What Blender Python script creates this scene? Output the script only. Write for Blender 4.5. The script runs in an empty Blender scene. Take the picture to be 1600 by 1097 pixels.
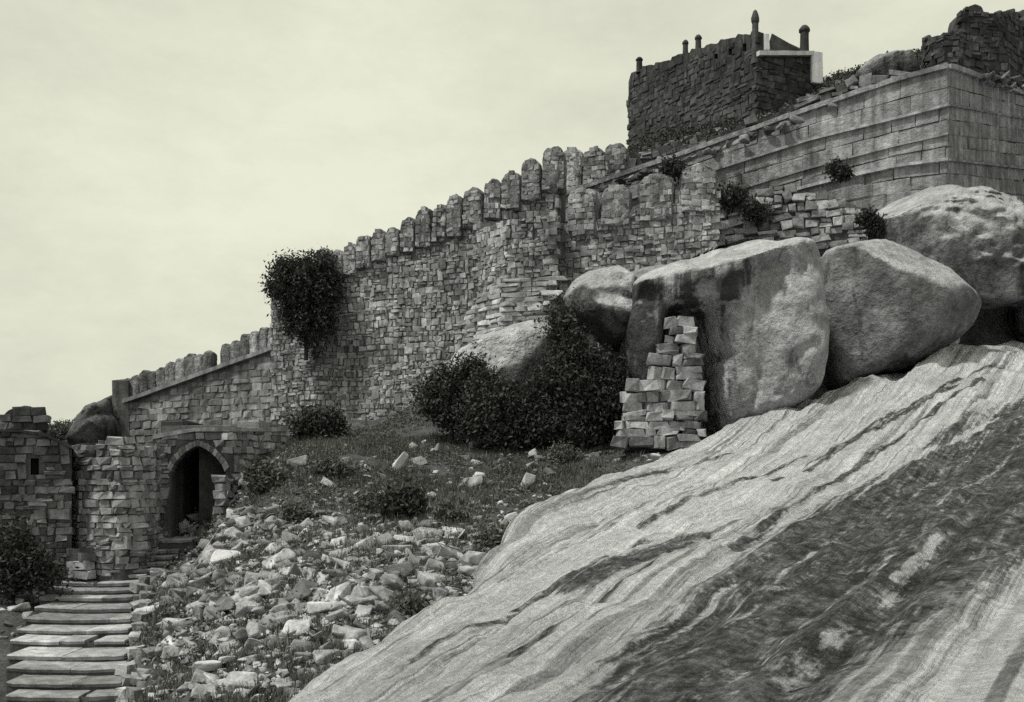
import bpy, math, random
import numpy as np
from mathutils import Matrix, Vector, Euler
from mathutils.geometry import convex_hull_2d
import bmesh

SC = bpy.context.scene
COL = SC.collection
random.seed(7)
RNG = np.random.default_rng(11)

# ------------------------------------------------------------------ camera
FPX, HOR = 1600.0, 760.0          # focal length and horizon row, in photo pixels (1600 x 1097)
cam = bpy.data.cameras.new('camera')
cam.sensor_width = 36.0
cam.lens = 36.0 * FPX / 1600.0
cam.shift_y = (HOR - 548.5) / 1600.0
cam.clip_start = 0.1
cam.clip_end = 9000
camo = bpy.data.objects.new('camera', cam)
camo.location = (0, 0, 0)
camo.rotation_euler = (math.radians(90), 0, 0)
COL.objects.link(camo)
SC.camera = camo

# ------------------------------------------------------------------ sky and sun
SUN_TO = Vector((-0.52, -0.26, 0.95)).normalized()
SUN_EL = math.asin(SUN_TO.z)
SUN_ROT = math.atan2(SUN_TO.x, SUN_TO.y)
w = bpy.data.worlds.new('World')
SC.world = w
w.use_nodes = True
nt = w.node_tree
for n in list(nt.nodes):
    nt.nodes.remove(n)
N = nt.nodes.new
out = N('ShaderNodeOutputWorld'); bg = N('ShaderNodeBackground')
sky = N('ShaderNodeTexSky'); sky.sky_type = 'NISHITA'; sky.sun_disc = False
sky.sun_elevation = SUN_EL; sky.sun_rotation = SUN_ROT
sky.air_density = 1.0; sky.dust_density = 3.0
bw = N('ShaderNodeRGBToBW')
mixv = N('ShaderNodeMix'); mixv.data_type = 'FLOAT'; mixv.inputs[0].default_value = 0.82
mixv.inputs[3].default_value = 6.4
tcw = N('ShaderNodeTexCoord')
cl = N('ShaderNodeTexNoise'); cl.inputs['Scale'].default_value = 1.7; cl.inputs['Detail'].default_value = 8; cl.inputs['Roughness'].default_value = 0.6
mapc = N('ShaderNodeMapping'); mapc.inputs['Scale'].default_value = (1, 1, 2.2)
mr = N('ShaderNodeMapRange'); mr.inputs['From Min'].default_value = 0.3; mr.inputs['From Max'].default_value = 0.7
mr.inputs['To Min'].default_value = 0.80; mr.inputs['To Max'].default_value = 1.12
mul = N('ShaderNodeMath'); mul.operation = 'MULTIPLY'
tint = N('ShaderNodeMix'); tint.data_type = 'RGBA'; tint.blend_type = 'MULTIPLY'
tint.inputs[0].default_value = 1.0
tint.inputs[7].default_value = (1.0, 1.02, 0.83, 1)
L = nt.links.new
L(sky.outputs[0], bw.inputs[0]); L(bw.outputs[0], mixv.inputs[2])
L(tcw.outputs['Generated'], mapc.inputs[0]); L(mapc.outputs[0], cl.inputs['Vector'])
cl2 = N('ShaderNodeTexNoise'); cl2.inputs['Scale'].default_value = 14; cl2.inputs['Detail'].default_value = 9; cl2.inputs['Roughness'].default_value = 0.75
L(mapc.outputs[0], cl2.inputs['Vector'])
mad = N('ShaderNodeMath'); mad.operation = 'MULTIPLY_ADD'; mad.inputs[1].default_value = 0.28
L(cl2.outputs['Fac'], mad.inputs[0]); L(cl.outputs['Fac'], mad.inputs[2])
msub = N('ShaderNodeMath'); msub.operation = 'SUBTRACT'; msub.inputs[1].default_value = 0.14
L(mad.outputs[0], msub.inputs[0]); L(msub.outputs[0], mr.inputs['Value'])
L(mixv.outputs[0], mul.inputs[0]); L(mr.outputs[0], mul.inputs[1])
L(mul.outputs[0], tint.inputs[6]); L(tint.outputs[2], bg.inputs['Color'])
bg.inputs['Strength'].default_value = 0.1
L(bg.outputs[0], out.inputs[0])

sun = bpy.data.lights.new('sun', 'SUN')
sun.energy = 2.7
sun.angle = math.radians(5)
sun.color = (1.0, 0.985, 0.90)
suno = bpy.data.objects.new('sun', sun)
suno.rotation_euler = SUN_TO.to_track_quat('Z', 'Y').to_euler()
suno.location = (-20, -10, 40)
COL.objects.link(suno)

vs = SC.view_settings
vs.view_transform = 'Standard'; vs.look = 'None'
vs.exposure = 0.36; vs.gamma = 1.0; vs.use_curve_mapping = False
SC.cycles.use_denoising = False
SC.cycles.max_bounces = 5

# ------------------------------------------------------------------ helpers
def P(x, y, D):
    return ((x - 800.0) / FPX * D, D, (HOR - y) / FPX * D)

def hash2(ix, iy, seed):
    h = (ix.astype(np.int64) * 374761393 + iy.astype(np.int64) * 668265263 + seed * 974634777) & 0xffffffff
    h = ((h ^ (h >> 13)) * 1274126177) & 0xffffffff
    h = h ^ (h >> 16)
    return (h & 0xffffff) / float(0xffffff)

def vnoise(x, y, seed=0):
    ix = np.floor(x); iy = np.floor(y)
    fx = x - ix; fy = y - iy
    fx = fx * fx * (3 - 2 * fx); fy = fy * fy * (3 - 2 * fy)
    a = hash2(ix, iy, seed); b = hash2(ix + 1, iy, seed)
    c = hash2(ix, iy + 1, seed); d = hash2(ix + 1, iy + 1, seed)
    return (a * (1 - fx) + b * fx) * (1 - fy) + (c * (1 - fx) + d * fx) * fy - 0.5

def fbm(x, y, seed=0, oct=4, gain=0.5):
    r = 0; a = 1.0
    for k in range(oct):
        r = r + a * vnoise(x * 2 ** k, y * 2 ** k, seed + k * 17); a *= gain
    return r

class TPS:
    def __init__(self, pts, smooth=0.02):
        p = np.array(pts, float); self.xy = p[:, :2]; n = len(p)
        K = self.k(p[:, None, :2], p[None, :, :2]) + smooth * np.eye(n)
        A = np.zeros((n + 3, n + 3)); A[:n, :n] = K
        A[:n, n] = 1; A[:n, n + 1:] = p[:, :2]; A[n, :n] = 1; A[n + 1:, :n] = p[:, :2].T
        self.w = np.linalg.solve(A, np.concatenate([p[:, 2], [0, 0, 0]]))
    @staticmethod
    def k(a, b):
        r2 = ((a - b) ** 2).sum(-1)
        return np.where(r2 > 1e-9, 0.5 * r2 * np.log(r2 + 1e-12), 0) * 0.01
    def __call__(self, X, Y):
        X = np.asarray(X, float); Y = np.asarray(Y, float)
        q = np.stack([X.ravel(), Y.ravel()], -1); n = len(self.xy)
        o = np.empty(len(q))
        for i in range(0, len(q), 20000):
            qq = q[i:i + 20000]
            o[i:i + 20000] = self.k(qq[:, None], self.xy[None]) @ self.w[:n] + self.w[n] + qq @ self.w[n + 1:]
        return o.reshape(X.shape)

def mesh_np(name, V, F, mat, smooth=False):
    """V (n,3) array; F list/array of faces (all the same size) or list of tuples"""
    me = bpy.data.meshes.new(name)
    if isinstance(F, np.ndarray):
        nf, k = F.shape
        me.vertices.add(len(V)); me.vertices.foreach_set('co', np.asarray(V, np.float32).ravel())
        me.loops.add(nf * k); me.loops.foreach_set('vertex_index', F.astype(np.int32).ravel())
        me.polygons.add(nf); me.polygons.foreach_set('loop_start', np.arange(nf, dtype=np.int32) * k)
        me.update(calc_edges=True); me.validate()
    else:
        me.from_pydata([tuple(v) for v in V], [], F); me.update()
    me.polygons.foreach_set('use_smooth', np.full(len(me.polygons), smooth))
    if mat is not None:
        me.materials.append(mat)
    return me

def link(name, me, parent=None, M=None):
    o = bpy.data.objects.new(name, me)
    COL.objects.link(o)
    if parent is not None:
        o.parent = parent
    if M is not None:
        o.matrix_basis = M
    return o

def tag(o, label=None, cat=None, group=None, kind=None):
    if label: o['label'] = label
    if cat: o['category'] = cat
    if group: o['group'] = group
    if kind: o['kind'] = kind
    return o

def thing(name, label, cat, loc=(0, 0, 0), group=None):
    o = bpy.data.objects.new(name, None)
    o.empty_display_size = 0.3
    COL.objects.link(o); o.location = loc
    return tag(o, label, cat, group)

# ------------------------------------------------------------------ materials
TINT = (1.0, 1.0, 1.07)
def new_mat(name):
    m = bpy.data.materials.new(name); m.use_nodes = True
    nt = m.node_tree
    b = nt.nodes['Principled BSDF']; b.inputs['Roughness'].default_value = 0.9
    b.inputs['Specular IOR Level'].default_value = 0.2
    return m, nt, b

class G:
    """small node-graph helper working on float sockets"""
    def __init__(s, nt): s.nt = nt
    def link(s, a, i): s.nt.links.new(a, i)
    def put(s, inp, v):
        if isinstance(v, (int, float)): inp.default_value = v
        else: s.link(v, inp)
    def math(s, op, a, b=0.0, clamp=False):
        n = s.nt.nodes.new('ShaderNodeMath'); n.operation = op; n.use_clamp = clamp
        s.put(n.inputs[0], a); s.put(n.inputs[1], b); return n.outputs[0]
    def rng(s, v, a, b, c, d, smooth=False):
        n = s.nt.nodes.new('ShaderNodeMapRange'); n.clamp = True
        if smooth: n.interpolation_type = 'SMOOTHSTEP'
        s.put(n.inputs[0], v)
        for k, q in zip((1, 2, 3, 4), (a, b, c, d)): s.put(n.inputs[k], q)
        return n.outputs[0]
    def mix(s, f, a, b):
        n = s.nt.nodes.new('ShaderNodeMix'); n.data_type = 'FLOAT'
        s.put(n.inputs[0], f); s.put(n.inputs[2], a); s.put(n.inputs[3], b); return n.outputs[0]
    def pos(s):
        return s.nt.nodes.new('ShaderNodeNewGeometry').outputs['Position']
    def mapv(s, v, scale=(1, 1, 1), rot=(0, 0, 0), loc=(0, 0, 0)):
        n = s.nt.nodes.new('ShaderNodeMapping'); s.link(v, n.inputs[0])
        n.inputs['Scale'].default_value = scale; n.inputs['Rotation'].default_value = rot; n.inputs['Location'].default_value = loc
        return n.outputs[0]
    def noise(s, v, scale, detail=5, rough=0.6, dist=0.0):
        n = s.nt.nodes.new('ShaderNodeTexNoise'); s.link(v, n.inputs['Vector'])
        n.inputs['Scale'].default_value = scale; n.inputs['Detail'].default_value = detail
        n.inputs['Roughness'].default_value = rough; n.inputs['Distortion'].default_value = dist
        return n.outputs['Fac']
    def sep(s, v):
        n = s.nt.nodes.new('ShaderNodeSeparateXYZ'); s.link(v, n.inputs[0]); return n.outputs
    def comb(s, x, y, z):
        n = s.nt.nodes.new('ShaderNodeCombineXYZ')
        for i, q in enumerate((x, y, z)): s.put(n.inputs[i], q)
        return n.outputs[0]
    def rand(s):
        o = s.nt.nodes.new('ShaderNodeObjectInfo').outputs['Random']
        g = s.nt.nodes.new('ShaderNodeNewGeometry').outputs['Random Per Island']
        return s.math('FRACT', s.math('ADD', o, g))
    def grey(s, v, tint=TINT):
        c = s.comb(s.math('MULTIPLY', v, tint[0]), s.math('MULTIPLY', v, tint[1]), s.math('MULTIPLY', v, tint[2]))
        return c
    def bump(s, h, strength, dist, b):
        n = s.nt.nodes.new('ShaderNodeBump'); n.inputs['Strength'].default_value = strength
        n.inputs['Distance'].default_value = dist; s.link(h, n.inputs['Height']); s.link(n.outputs[0], b.inputs['Normal'])

def stone_mat(name, lo, hi, nscale=2.5, contrast=0.55, bump=0.6, bdist=0.04, streak=0.25, patch=0.35, tint=TINT, gamma=1.0):
    m, nt, b = new_mat(name); g = G(nt); p = g.pos()
    r = g.rand()
    if gamma != 1.0: r = g.math('POWER', r, gamma)
    v = g.rng(r, 0, 1, lo, hi)
    n1 = g.noise(p, nscale, 7, 0.68)
    v = g.math('MULTIPLY', v, g.rng(n1, 0.25, 0.75, 1 - contrast, 1 + contrast))
    st = g.noise(g.mapv(p, (2.2, 2.2, 0.25)), 1.3, 4, 0.6)
    v = g.math('MULTIPLY', v, g.rng(st, 0.35, 0.6, 1 - streak, 1.0 + streak * 0.3))
    pt = g.noise(p, 0.35, 4, 0.6)
    v = g.math('MULTIPLY', v, g.rng(pt, 0.35, 0.62, 1 - patch, 1 + patch * 0.5))
    sp = g.noise(p, 22, 3, 0.7)
    v = g.math('MULTIPLY', v, g.rng(sp, 0.3, 0.7, 0.8, 1.2))
    g.link(g.grey(v, tint), b.inputs['Base Color'])
    h = g.math('ADD', g.noise(p, 7, 6, 0.65), g.math('MULTIPLY', sp, 0.25))
    g.bump(h, bump, bdist, b)
    return m

def leaf_mat(name, lo, hi, tint=(0.98, 1.02, 0.93)):
    m, nt, b = new_mat(name); g = G(nt); p = g.pos()
    v = g.rng(g.rand(), 0, 1, lo, hi)
    v = g.math('MULTIPLY', v, g.rng(g.noise(p, 1.6, 3), 0.3, 0.7, 0.6, 1.4))
    g.link(g.grey(v, tint), b.inputs['Base Color'])
    b.inputs['Roughness'].default_value = 0.7
    tr = nt.nodes.new('ShaderNodeBsdfTranslucent'); mx = nt.nodes.new('ShaderNodeMixShader'); mx.inputs[0].default_value = 0.18
    g.link(g.grey(v, tint), tr.inputs['Color'])
    o = nt.nodes['Material Output']
    g.link(b.outputs[0], mx.inputs[1]); g.link(tr.outputs[0], mx.inputs[2]); g.link(mx.outputs[0], o.inputs[0])
    return m

M = {}
M['rubble'] = stone_mat('rubble_stone', 0.15, 0.41, streak=0.3, contrast=.6)
M['rubble_pale'] = stone_mat('pale_coursed_stone', 0.20, 0.50, streak=0.25, patch=0.3, contrast=.65)
M['rubble_dark'] = stone_mat('dark_weathered_stone', 0.05, 0.26, streak=0.35)
M['gate'] = stone_mat('gate_stone', 0.12, 0.38, streak=0.35)
M['plaster_wall'] = stone_mat('old_plastered_masonry', 0.13, 0.28, nscale=1.6, contrast=0.5, streak=0.4)
M['merlon'] = stone_mat('merlon_masonry', 0.15, 0.38, nscale=4.5, contrast=0.8, streak=0.5, bump=1.0, bdist=0.16)
M['ashlar'] = stone_mat('ashlar_block', 0.20, 0.31, nscale=2.2, contrast=0.55, streak=0.4, bump=0.9, bdist=0.1)
M['ashlar_light'] = stone_mat('pale_ledge_stone', .26, .4, nscale=3, contrast=.6, streak=.3)
M['mortar'] = stone_mat('mortar', 0.07, 0.10, nscale=4, contrast=0.5)
M['mortar_light'] = stone_mat('light_mortar', 0.11, 0.15, nscale=4, contrast=0.5)
M['loose'] = stone_mat('loose_stone', 0.11, 0.44, contrast=.75, streak=0.15, patch=0.35, gamma=1.15, bump=.9)
M['step'] = stone_mat('worn_step_stone', 0.20, 0.38, nscale=3.5, contrast=0.6, streak=0.1, patch=0.4, bump=.8)
M['black_stone'] = stone_mat('blackened_stone', 0.03, 0.075, nscale=2, contrast=0.6)
M['white_plaster'] = stone_mat('white_plaster', 0.60, 0.72, nscale=2, contrast=0.2, streak=0.25, patch=0.1, bump=0.3)
M['leaf'] = leaf_mat('dark_leaves', 0.016, 0.08)
M['leaf_scrub'] = leaf_mat('scrub_leaves', 0.045, 0.15)
M['grass'] = leaf_mat('dry_grass', 0.04, 0.17, (1, 1.0, 0.95))
M['black_rubble'] = stone_mat('blackened_rubble', 0.03, 0.085, nscale=3, contrast=.6)
M['bark'] = stone_mat('bark', 0.04, 0.09, nscale=6)

def boulder_mat(name, base, dark, stain_scale=1.0, stain_amt=0.5, xmask=False, cover=0.0):
    m, nt, b = new_mat(name); g = G(nt); p = g.pos()
    v = g.math('MULTIPLY', g.rng(g.noise(p, 0.9, 8, 0.65), 0.3, 0.7, 0.65, 1.25), base)
    st = g.noise(g.mapv(p, (1.1, 1.1, 0.16)), 0.9 * stain_scale, 6, 0.62, 0.6)
    if xmask:      # the run-off stain is heaviest on the left half of this stone
        st = g.math('ADD', st, g.rng(g.sep(p)[0], 4.2, 8.0, 0.17, -0.07))
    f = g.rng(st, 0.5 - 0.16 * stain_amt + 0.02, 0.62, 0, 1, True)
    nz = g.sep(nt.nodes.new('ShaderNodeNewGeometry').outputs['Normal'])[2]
    if cover: f = g.math('MAXIMUM', f, g.rng(g.noise(p, .7, 7, .7), .42, .68, cover, cover * .35))  # cover is shade put into the colour, so the fronts look unlit
    f = g.math('MULTIPLY', f, g.rng(nz, 0.3, 0.55, 1.0, 0.05))      # run-off stains and painted shade keep to the steep faces, tops stay pale
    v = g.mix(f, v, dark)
    lich = g.noise(p, 2.2, 9, 0.8)
    v = g.math('MULTIPLY', v, g.rng(lich, 0.3, 0.68, 0.6, 1.25))
    v = g.math('MULTIPLY', v, g.rng(g.noise(p, 9, 6, 0.8), 0.3, 0.7, 0.7, 1.25))
    g.link(g.grey(v), b.inputs['Base Color'])
    h = g.math('ADD', g.noise(p, 2.2, 8, 0.7), g.math('MULTIPLY', g.noise(p, 14, 4, 0.7), 0.15))
    g.bump(g.math('ADD', g.noise(p, 1.3, 9, 0.62), g.math('MULTIPLY', h, .25)), 1.0, 0.55, b)
    return m
M['boulder_cap'] = boulder_mat('run_off_stained_granite', 0.48, 0.06, 1.3, 0.7, xmask=True, cover=.3)
M['boulder'] = boulder_mat('granite_boulder', 0.40, 0.06, 0.8, 0.9, cover=.85)
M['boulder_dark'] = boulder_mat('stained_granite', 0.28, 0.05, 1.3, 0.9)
M['crag'] = boulder_mat('black_crag', 0.13, 0.03, 1.4, 1.0)
M['boulder_two'] = boulder_mat('shade_painted_granite', 0.46, 0.06, 1.1, 1.2, cover=1.0)  # steep faces painted dark like shade, tops left pale as if lit
M['boulder_pale'] = boulder_mat('pale_granite', 0.50, 0.16, 1.0, 0.2)

def ground_mat():
    m, nt, b = new_mat('scrubby_soil'); g = G(nt); p = g.pos()
    v = g.rng(g.noise(p, 1.1, 8, 0.7), 0.3, 0.7, 0.028, 0.15)
    v = g.math('MULTIPLY', v, g.rng(g.noise(p, 9, 5, 0.75), 0.3, 0.7, 0.5, 1.5))
    g.link(g.grey(v), b.inputs['Base Color'])
    g.bump(g.noise(p, 6, 8, 0.75), 1.0, 0.2, b)
    return m
M['ground'] = ground_mat()
M['hill'] = stone_mat('dark_stony_ground', .05, .07, nscale=1.5, contrast=.8, bump=1, bdist=.3)

def slab_mat():
    m, nt, b = new_mat('streaked_sheet_granite'); g = G(nt); p = g.pos()
    s = g.sep(p)
    warp = g.math('MULTIPLY', g.math('SUBTRACT', g.noise(p, 0.1, 2), 0.5), 0.3)
    u = g.math('ADD', g.math('ADD', g.math('MULTIPLY', s[0], 0.84), g.math('MULTIPLY', s[1], -0.54)), warp)
    vv = g.math('ADD', g.math('MULTIPLY', s[0], 0.54), g.math('MULTIPLY', s[1], 0.84))
    def fl(su, sv, off, det, ro): return g.noise(g.comb(g.math('MULTIPLY', u, su), g.math('MULTIPLY', vv, sv), off), 1.0, det, ro, 0.0)
    n_b = fl(1.4, .03, 0.0, 4, .6); n_m = fl(3.4, .045, 5.0, 5, .62); n_f = fl(6.0, 2.2, 9.0, 7, .75); n_l = fl(9.0, .11, 33.0, 4, .6); n_s = fl(5.5, .07, 14.0, 5, .62)
    n_iso = g.noise(p, 1.1, 9, 0.72); n_pit = g.noise(p, 7.0, 7, 0.8)
    def cen(x, k): return g.math('MULTIPLY', g.math('SUBTRACT', x, 0.5), k)
    at = nt.nodes.new('ShaderNodeAttribute'); at.attribute_name = 'stain'; at = at.outputs['Fac']
    tex = g.math('ADD', cen(n_m, 2.1), g.math('ADD', g.math('ADD', cen(n_f, 1.5), cen(n_s, 1.5)), g.math('ADD', cen(n_l, .6), cen(n_iso, 1.3))))
    dark = g.rng(g.math('ADD', at, tex), -0.12, 0.36, 0, 1, True)
    dark = g.math('MULTIPLY', dark, g.rng(g.math('ADD', cen(n_s, .9), g.math('ADD', cen(n_f, 1.1), cen(n_iso, .9))), 0.06, 0.30, 1.0, 0.35, True))
    st = g.rng(g.math('ADD', n_b, g.math('ADD', cen(n_m, 1.2), g.math('ADD', cen(n_l, .7), cen(n_f, .3)))), 0.55, 0.68, 0, 0.8, True)
    st = g.math('MULTIPLY', st, g.rng(n_iso, .36, .6, .35, 1.0))
    stain = g.math('MAXIMUM', dark, st)
    big = g.noise(p, .45, 6, .65)
    light = g.math('MULTIPLY', g.rng(n_iso, 0.28, 0.72, 0.54, 0.88), g.math('MULTIPLY', g.rng(n_s, 0.3, 0.7, 0.7, 1.2), g.rng(big, .3, .6, .82, 1.1)))
    dk = g.math('MULTIPLY', g.rng(g.noise(p, 2.6, 9, 0.8), 0.35, 0.68, 0.02, 0.17), g.math('MULTIPLY', g.rng(n_f, .35, .65, .45, 1.7), g.rng(big, .35, .65, .6, 1.5)))
    dk = g.math('MULTIPLY', dk, g.math('MULTIPLY', g.rng(n_pit, .35, .62, .45, 1.6), g.rng(n_l, .35, .65, .75, 1.3)))
    v = g.mix(stain, light, dk)
    v = g.math('MULTIPLY', v, g.rng(n_pit, 0.28, 0.62, 0.6, 1.15))
    v = g.math('MULTIPLY', v, g.rng(g.noise(p, 26, 4, 0.75), 0.3, 0.7, 0.75, 1.22))
    g.link(g.grey(v), b.inputs['Base Color'])
    h = g.math('ADD', g.math('ADD', g.math('MULTIPLY', n_m, 1.3), g.math('MULTIPLY', n_l, .5)), g.math('ADD', g.math('MULTIPLY', n_pit, 0.55), g.math('ADD', g.math('MULTIPLY', n_f, .35), g.math('MULTIPLY', n_iso, 0.8))))
    g.bump(h, 1.0, 0.34, b)
    return m
M['slab'] = slab_mat()

# ------------------------------------------------------------------ terrain
EDGE = [(440, 1080, 15), (600, 960, 17.5), (755, 892, 19.5), (800, 830, 22), (900, 765, 27), (1000, 715, 31),
        (1100, 682, 32.5), (1270, 610, 34.5), (1480, 548, 38), (1600, 533, 40), (1800, 500, 42)]
SLAB_PTS = [P(*q) for q in EDGE + [(1000, 1097, 7.5), (1600, 1097, 6), (700, 1097, 10.5), (1300, 1097, 6.7),
            (1100, 830, 19), (1300, 830, 15), (1580, 640, 27), (1580, 850, 12.5), (1300, 700, 26), (1100, 750, 26),
            (900, 900, 16), (1400, 950, 9.5), (1800, 800, 14), (1900, 620, 28)]] + [(0, 0, -1.7), (-3, 3, -2.6), (6, 0, -1.0)]
slabT = TPS(SLAB_PTS, 0.01)
gp = [P(*q) for q in [
    (250, 1080, 18), (190, 1085, 19.5), (10, 1090, 20), (350, 1070, 16.5), (205, 940, 25.5), (60, 945, 25.5), (230, 895, 27.9),
    (300, 842, 29.6), (340, 838, 29.5), (375, 775, 29.7), (400, 718, 31), (440, 692, 32.5), (300, 842, 33.5), (400, 800, 28), (430, 750, 30),
    (500, 700, 35), (450, 690, 38), (550, 690, 38), (640, 690, 37), (760, 700, 36), (850, 705, 35.5), (950, 712, 34),
    (600, 655, 43), (660, 645, 42), (440, 690, 45), (300, 700, 46), (200, 700, 50), (870, 600, 40.5), (1000, 690, 35),
    (500, 880, 22), (500, 780, 28), (650, 800, 27), (650, 740, 32), (400, 900, 21.5), (760, 760, 30), (850, 745, 30.5),
    (60, 905, 27.5), (10, 930, 27), (120, 900, 29), (60, 900, 32), (600, 900, 20), (700, 860, 22.5),
    (1120, 470, 42), (1300, 400, 42), (1500, 330, 43), (1050, 640, 37), (-200, 960, 30), (-200, 1150, 18), (300, 1200, 12)]]
gp += [(x, y, z - 0.55) for x, y, z in SLAB_PTS[:7]] + [(x, y, z - 1.6) for x, y, z in SLAB_PTS[7:]]
gp += [(-30, 60, 0), (-40, 30, -6), (40, 60, 12), (0, 65, 5), (-45, 65, -3), (45, 20, 2), (-20, 5, -5)]
groundT = TPS(gp, 0.03)

def ground_z(X, Y, detail=True):
    z = groundT(X, Y)
    if detail:
        z = z + 0.22 * fbm(X * 0.7, Y * 0.7, 3, 4) + 0.10 * fbm(X * 2.7, Y * 2.7, 9, 3)
    return z

xs = np.concatenate([np.array([-3000, -1200, -500, -220, -110, -70]), np.arange(-46, 46.01, 0.4), np.array([70, 110, 220, 500, 1200, 3000])])
ys = np.concatenate([np.array([-2000, -600, -200, -60, -25, -10]), np.arange(0, 68.01, 0.4), np.array([80, 110, 170, 300, 700, 1500, 4000])])
GX, GY = np.meshgrid(xs, ys)
inn = np.clip((np.abs(GX) - 44) / 60, 0, 1); inn = np.maximum(inn, np.clip((GY - 66) / 60, 0, 1)); inn = np.maximum(inn, np.clip((-GY) / 40, 0, 1))
inn = inn * inn * (3 - 2 * inn)
GZ = ground_z(np.clip(GX, -46, 46), np.clip(GY, -10, 68)) * (1 - inn) + inn * (-14.0)
# the stair bed and the foot of the gate are cut a little lower so the steps sit on it
nx, ny = len(xs), len(ys)
idx = np.arange(nx * ny).reshape(ny, nx)
F = np.stack([idx[:-1, :-1], idx[:-1, 1:], idx[1:, 1:], idx[1:, :-1]], -1).reshape(-1, 4)

# steps are set out first, because the ground is fitted under them
STEPS = []
for i, (y, xl, xr) in enumerate([(1108, 6, 178), (1085, 8, 184), (1065, 8, 188), (1043, 8, 190), (1022, 10, 193), (1000, 14, 195), (982, 25, 200),
        (965, 38, 203), (948, 52, 205), (932, 60, 206), (920, 68, 210), (908, 75, 218), (897, 98, 228), (888, 128, 242),
        (878, 158, 258), (868, 185, 268), (858, 205, 278), (849, 222, 290), (841, 240, 300)]):
    z = -4.21 + 0.151 * i
    D = -z * 1600.0 / (y - 760.0)
    STEPS.append((i, xl, xr, D, z))
cxs = np.array([((s[1] + s[2]) / 2 - 800) / 1600 * s[3] for s in STEPS]); cys = np.array([s[3] for s in STEPS]); czs = np.array([s[4] for s in STEPS])
hws = np.array([(s[2] - s[1]) / 2 / 1600 * s[3] for s in STEPS])
o_ = np.argsort(cys)
cx_at = np.interp(GY, cys[o_], cxs[o_]); cz_at = np.interp(GY, cys[o_], czs[o_]); hw_at = np.interp(GY, cys[o_], hws[o_])
wst = 1 - np.clip((np.abs(GX - cx_at) - hw_at - 0.1) / 0.9, 0, 1)
wst = wst * (GY > 17.5) * (GY < 31.5)
GZ = GZ * (1 - wst) + wst * (cz_at - 0.32)

ground_me = mesh_np('ground', np.stack([GX.ravel(), GY.ravel(), GZ.ravel()], -1), F, M['ground'], True)
ground = tag(link('ground', ground_me), 'dark scrubby rubble hillside below the fort walls', kind='structure')

# quick bilinear lookup of the built ground
ix0 = 6; fx0 = -46.0; fy0 = 0.0; st_ = 0.4
GZf = GZ[6:6 + 171, 6:6 + 231]
def gz(X, Y):
    a = np.clip((np.asarray(X, float) - fx0) / st_, 0, 229.99); b = np.clip((np.asarray(Y, float) - fy0) / st_, 0, 169.99)
    i = a.astype(int); j = b.astype(int); u = a - i; v = b - j
    return (GZf[j, i] * (1 - u) + GZf[j, i + 1] * u) * (1 - v) + (GZf[j + 1, i] * (1 - u) + GZf[j + 1, i + 1] * u) * v

# sheet rock ---------------------------------------------------------------
poly = [P(*q)[:2] for q in EDGE] + [(50, 46), (50, -6), (-6, -6), (-5.2, 8)]
poly = np.array(poly)
def sdf(X, Y, poly):
    d = np.full(X.shape, 1e9); ins = np.zeros(X.shape, bool); n = len(poly)
    for i in range(n):
        a = poly[i]; b = poly[(i + 1) % n]; e = b - a
        t = np.clip(((X - a[0]) * e[0] + (Y - a[1]) * e[1]) / (e @ e), 0, 1)
        d = np.minimum(d, np.hypot(X - a[0] - t * e[0], Y - a[1] - t * e[1]))
        c = ((a[1] > Y) != (b[1] > Y)) & (X < (b[0] - a[0]) * (Y - a[1]) / (b[1] - a[1] + 1e-12) + a[0])
        ins ^= c
    return np.where(ins, d, -d)
def slab_z(X, Y):
    u = 0.84 * X - 0.54 * Y; v = 0.54 * X + 0.84 * Y
    s = sdf(X, Y, poly) + 0.35 + 0.5 * fbm(X * 0.8, Y * 0.8, 41, 3)
    z = slabT(X, Y)
    nearfade = np.clip(Y / 12, 0.25, 1)
    z = z + nearfade * (0.34 * fbm(u * 0.9, v * 0.06, 21, 5, 0.6) + 0.16 * fbm(X * 0.8, Y * 0.8, 5, 5, .55))
    # run-off gutters and exfoliation steps along the flow
    for uu, dep, wd in ((-7.75, 0.16, 0.35), (-10.2, 0.08, 0.3), (-3.8, 0.14, 0.45), (-2.6, 0.10, 0.3), (-5.6, 0.07, 0.25)):
        du = u - uu + 0.3 * fbm(v * 0.22, v * 0 + uu, 77, 3)
        z = z - 1.5 * dep * np.exp(-(du / wd) ** 2) * np.clip(Y / 10, 0.3, 1)
    for uu, dep in ((-4.6, .13), (-6.7, .10), (-8.8, .10), (-2.2, .14), (-1.2, .10), (-11.4, .08), (-3.1, .08), (.4, .12)):
        du = u - uu + 0.45 * fbm(v * 0.12, v * 0 + uu * 3, 78, 4)
        z = z + 1.15 * dep * np.clip(.5 - du / .3, 0, 1) * np.exp(-np.abs(du) / .9) * np.clip(Y / 12, .3, 1) * (0.3 + 1.4 * np.clip(.5 + fbm(v * .15, v * 0 + uu, 99, 2), 0, 1))
    z = z + .30 * np.exp(-(((X - .6) / 1.5) ** 2 + ((Y - 22) / 3.0) ** 2)) + .2 * np.exp(-(((X - 2.4) / 1.5) ** 2 + ((Y - 26.5) / 2.5) ** 2)) + nearfade * .10 * np.abs(fbm(X * 1.3 + 4, Y * .9, 333, 4))
    wd = 1.5; k = np.clip((wd - s) / wd, 0, 1)
    z = z - 0.55 * (1 - np.sqrt(np.maximum(0, 1 - k * k)))
    z = z - np.clip(-s, 0, 3) * 1.8
    return z, s
sx = np.concatenate([np.arange(-7, 16, 0.1), np.arange(16, 50, 0.5)]); sy = np.concatenate([np.arange(-6, 2, 0.5), np.arange(2, 44, 0.11)])
SX, SY = np.meshgrid(sx, sy)
SZ, SS = slab_z(SX, SY)
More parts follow.
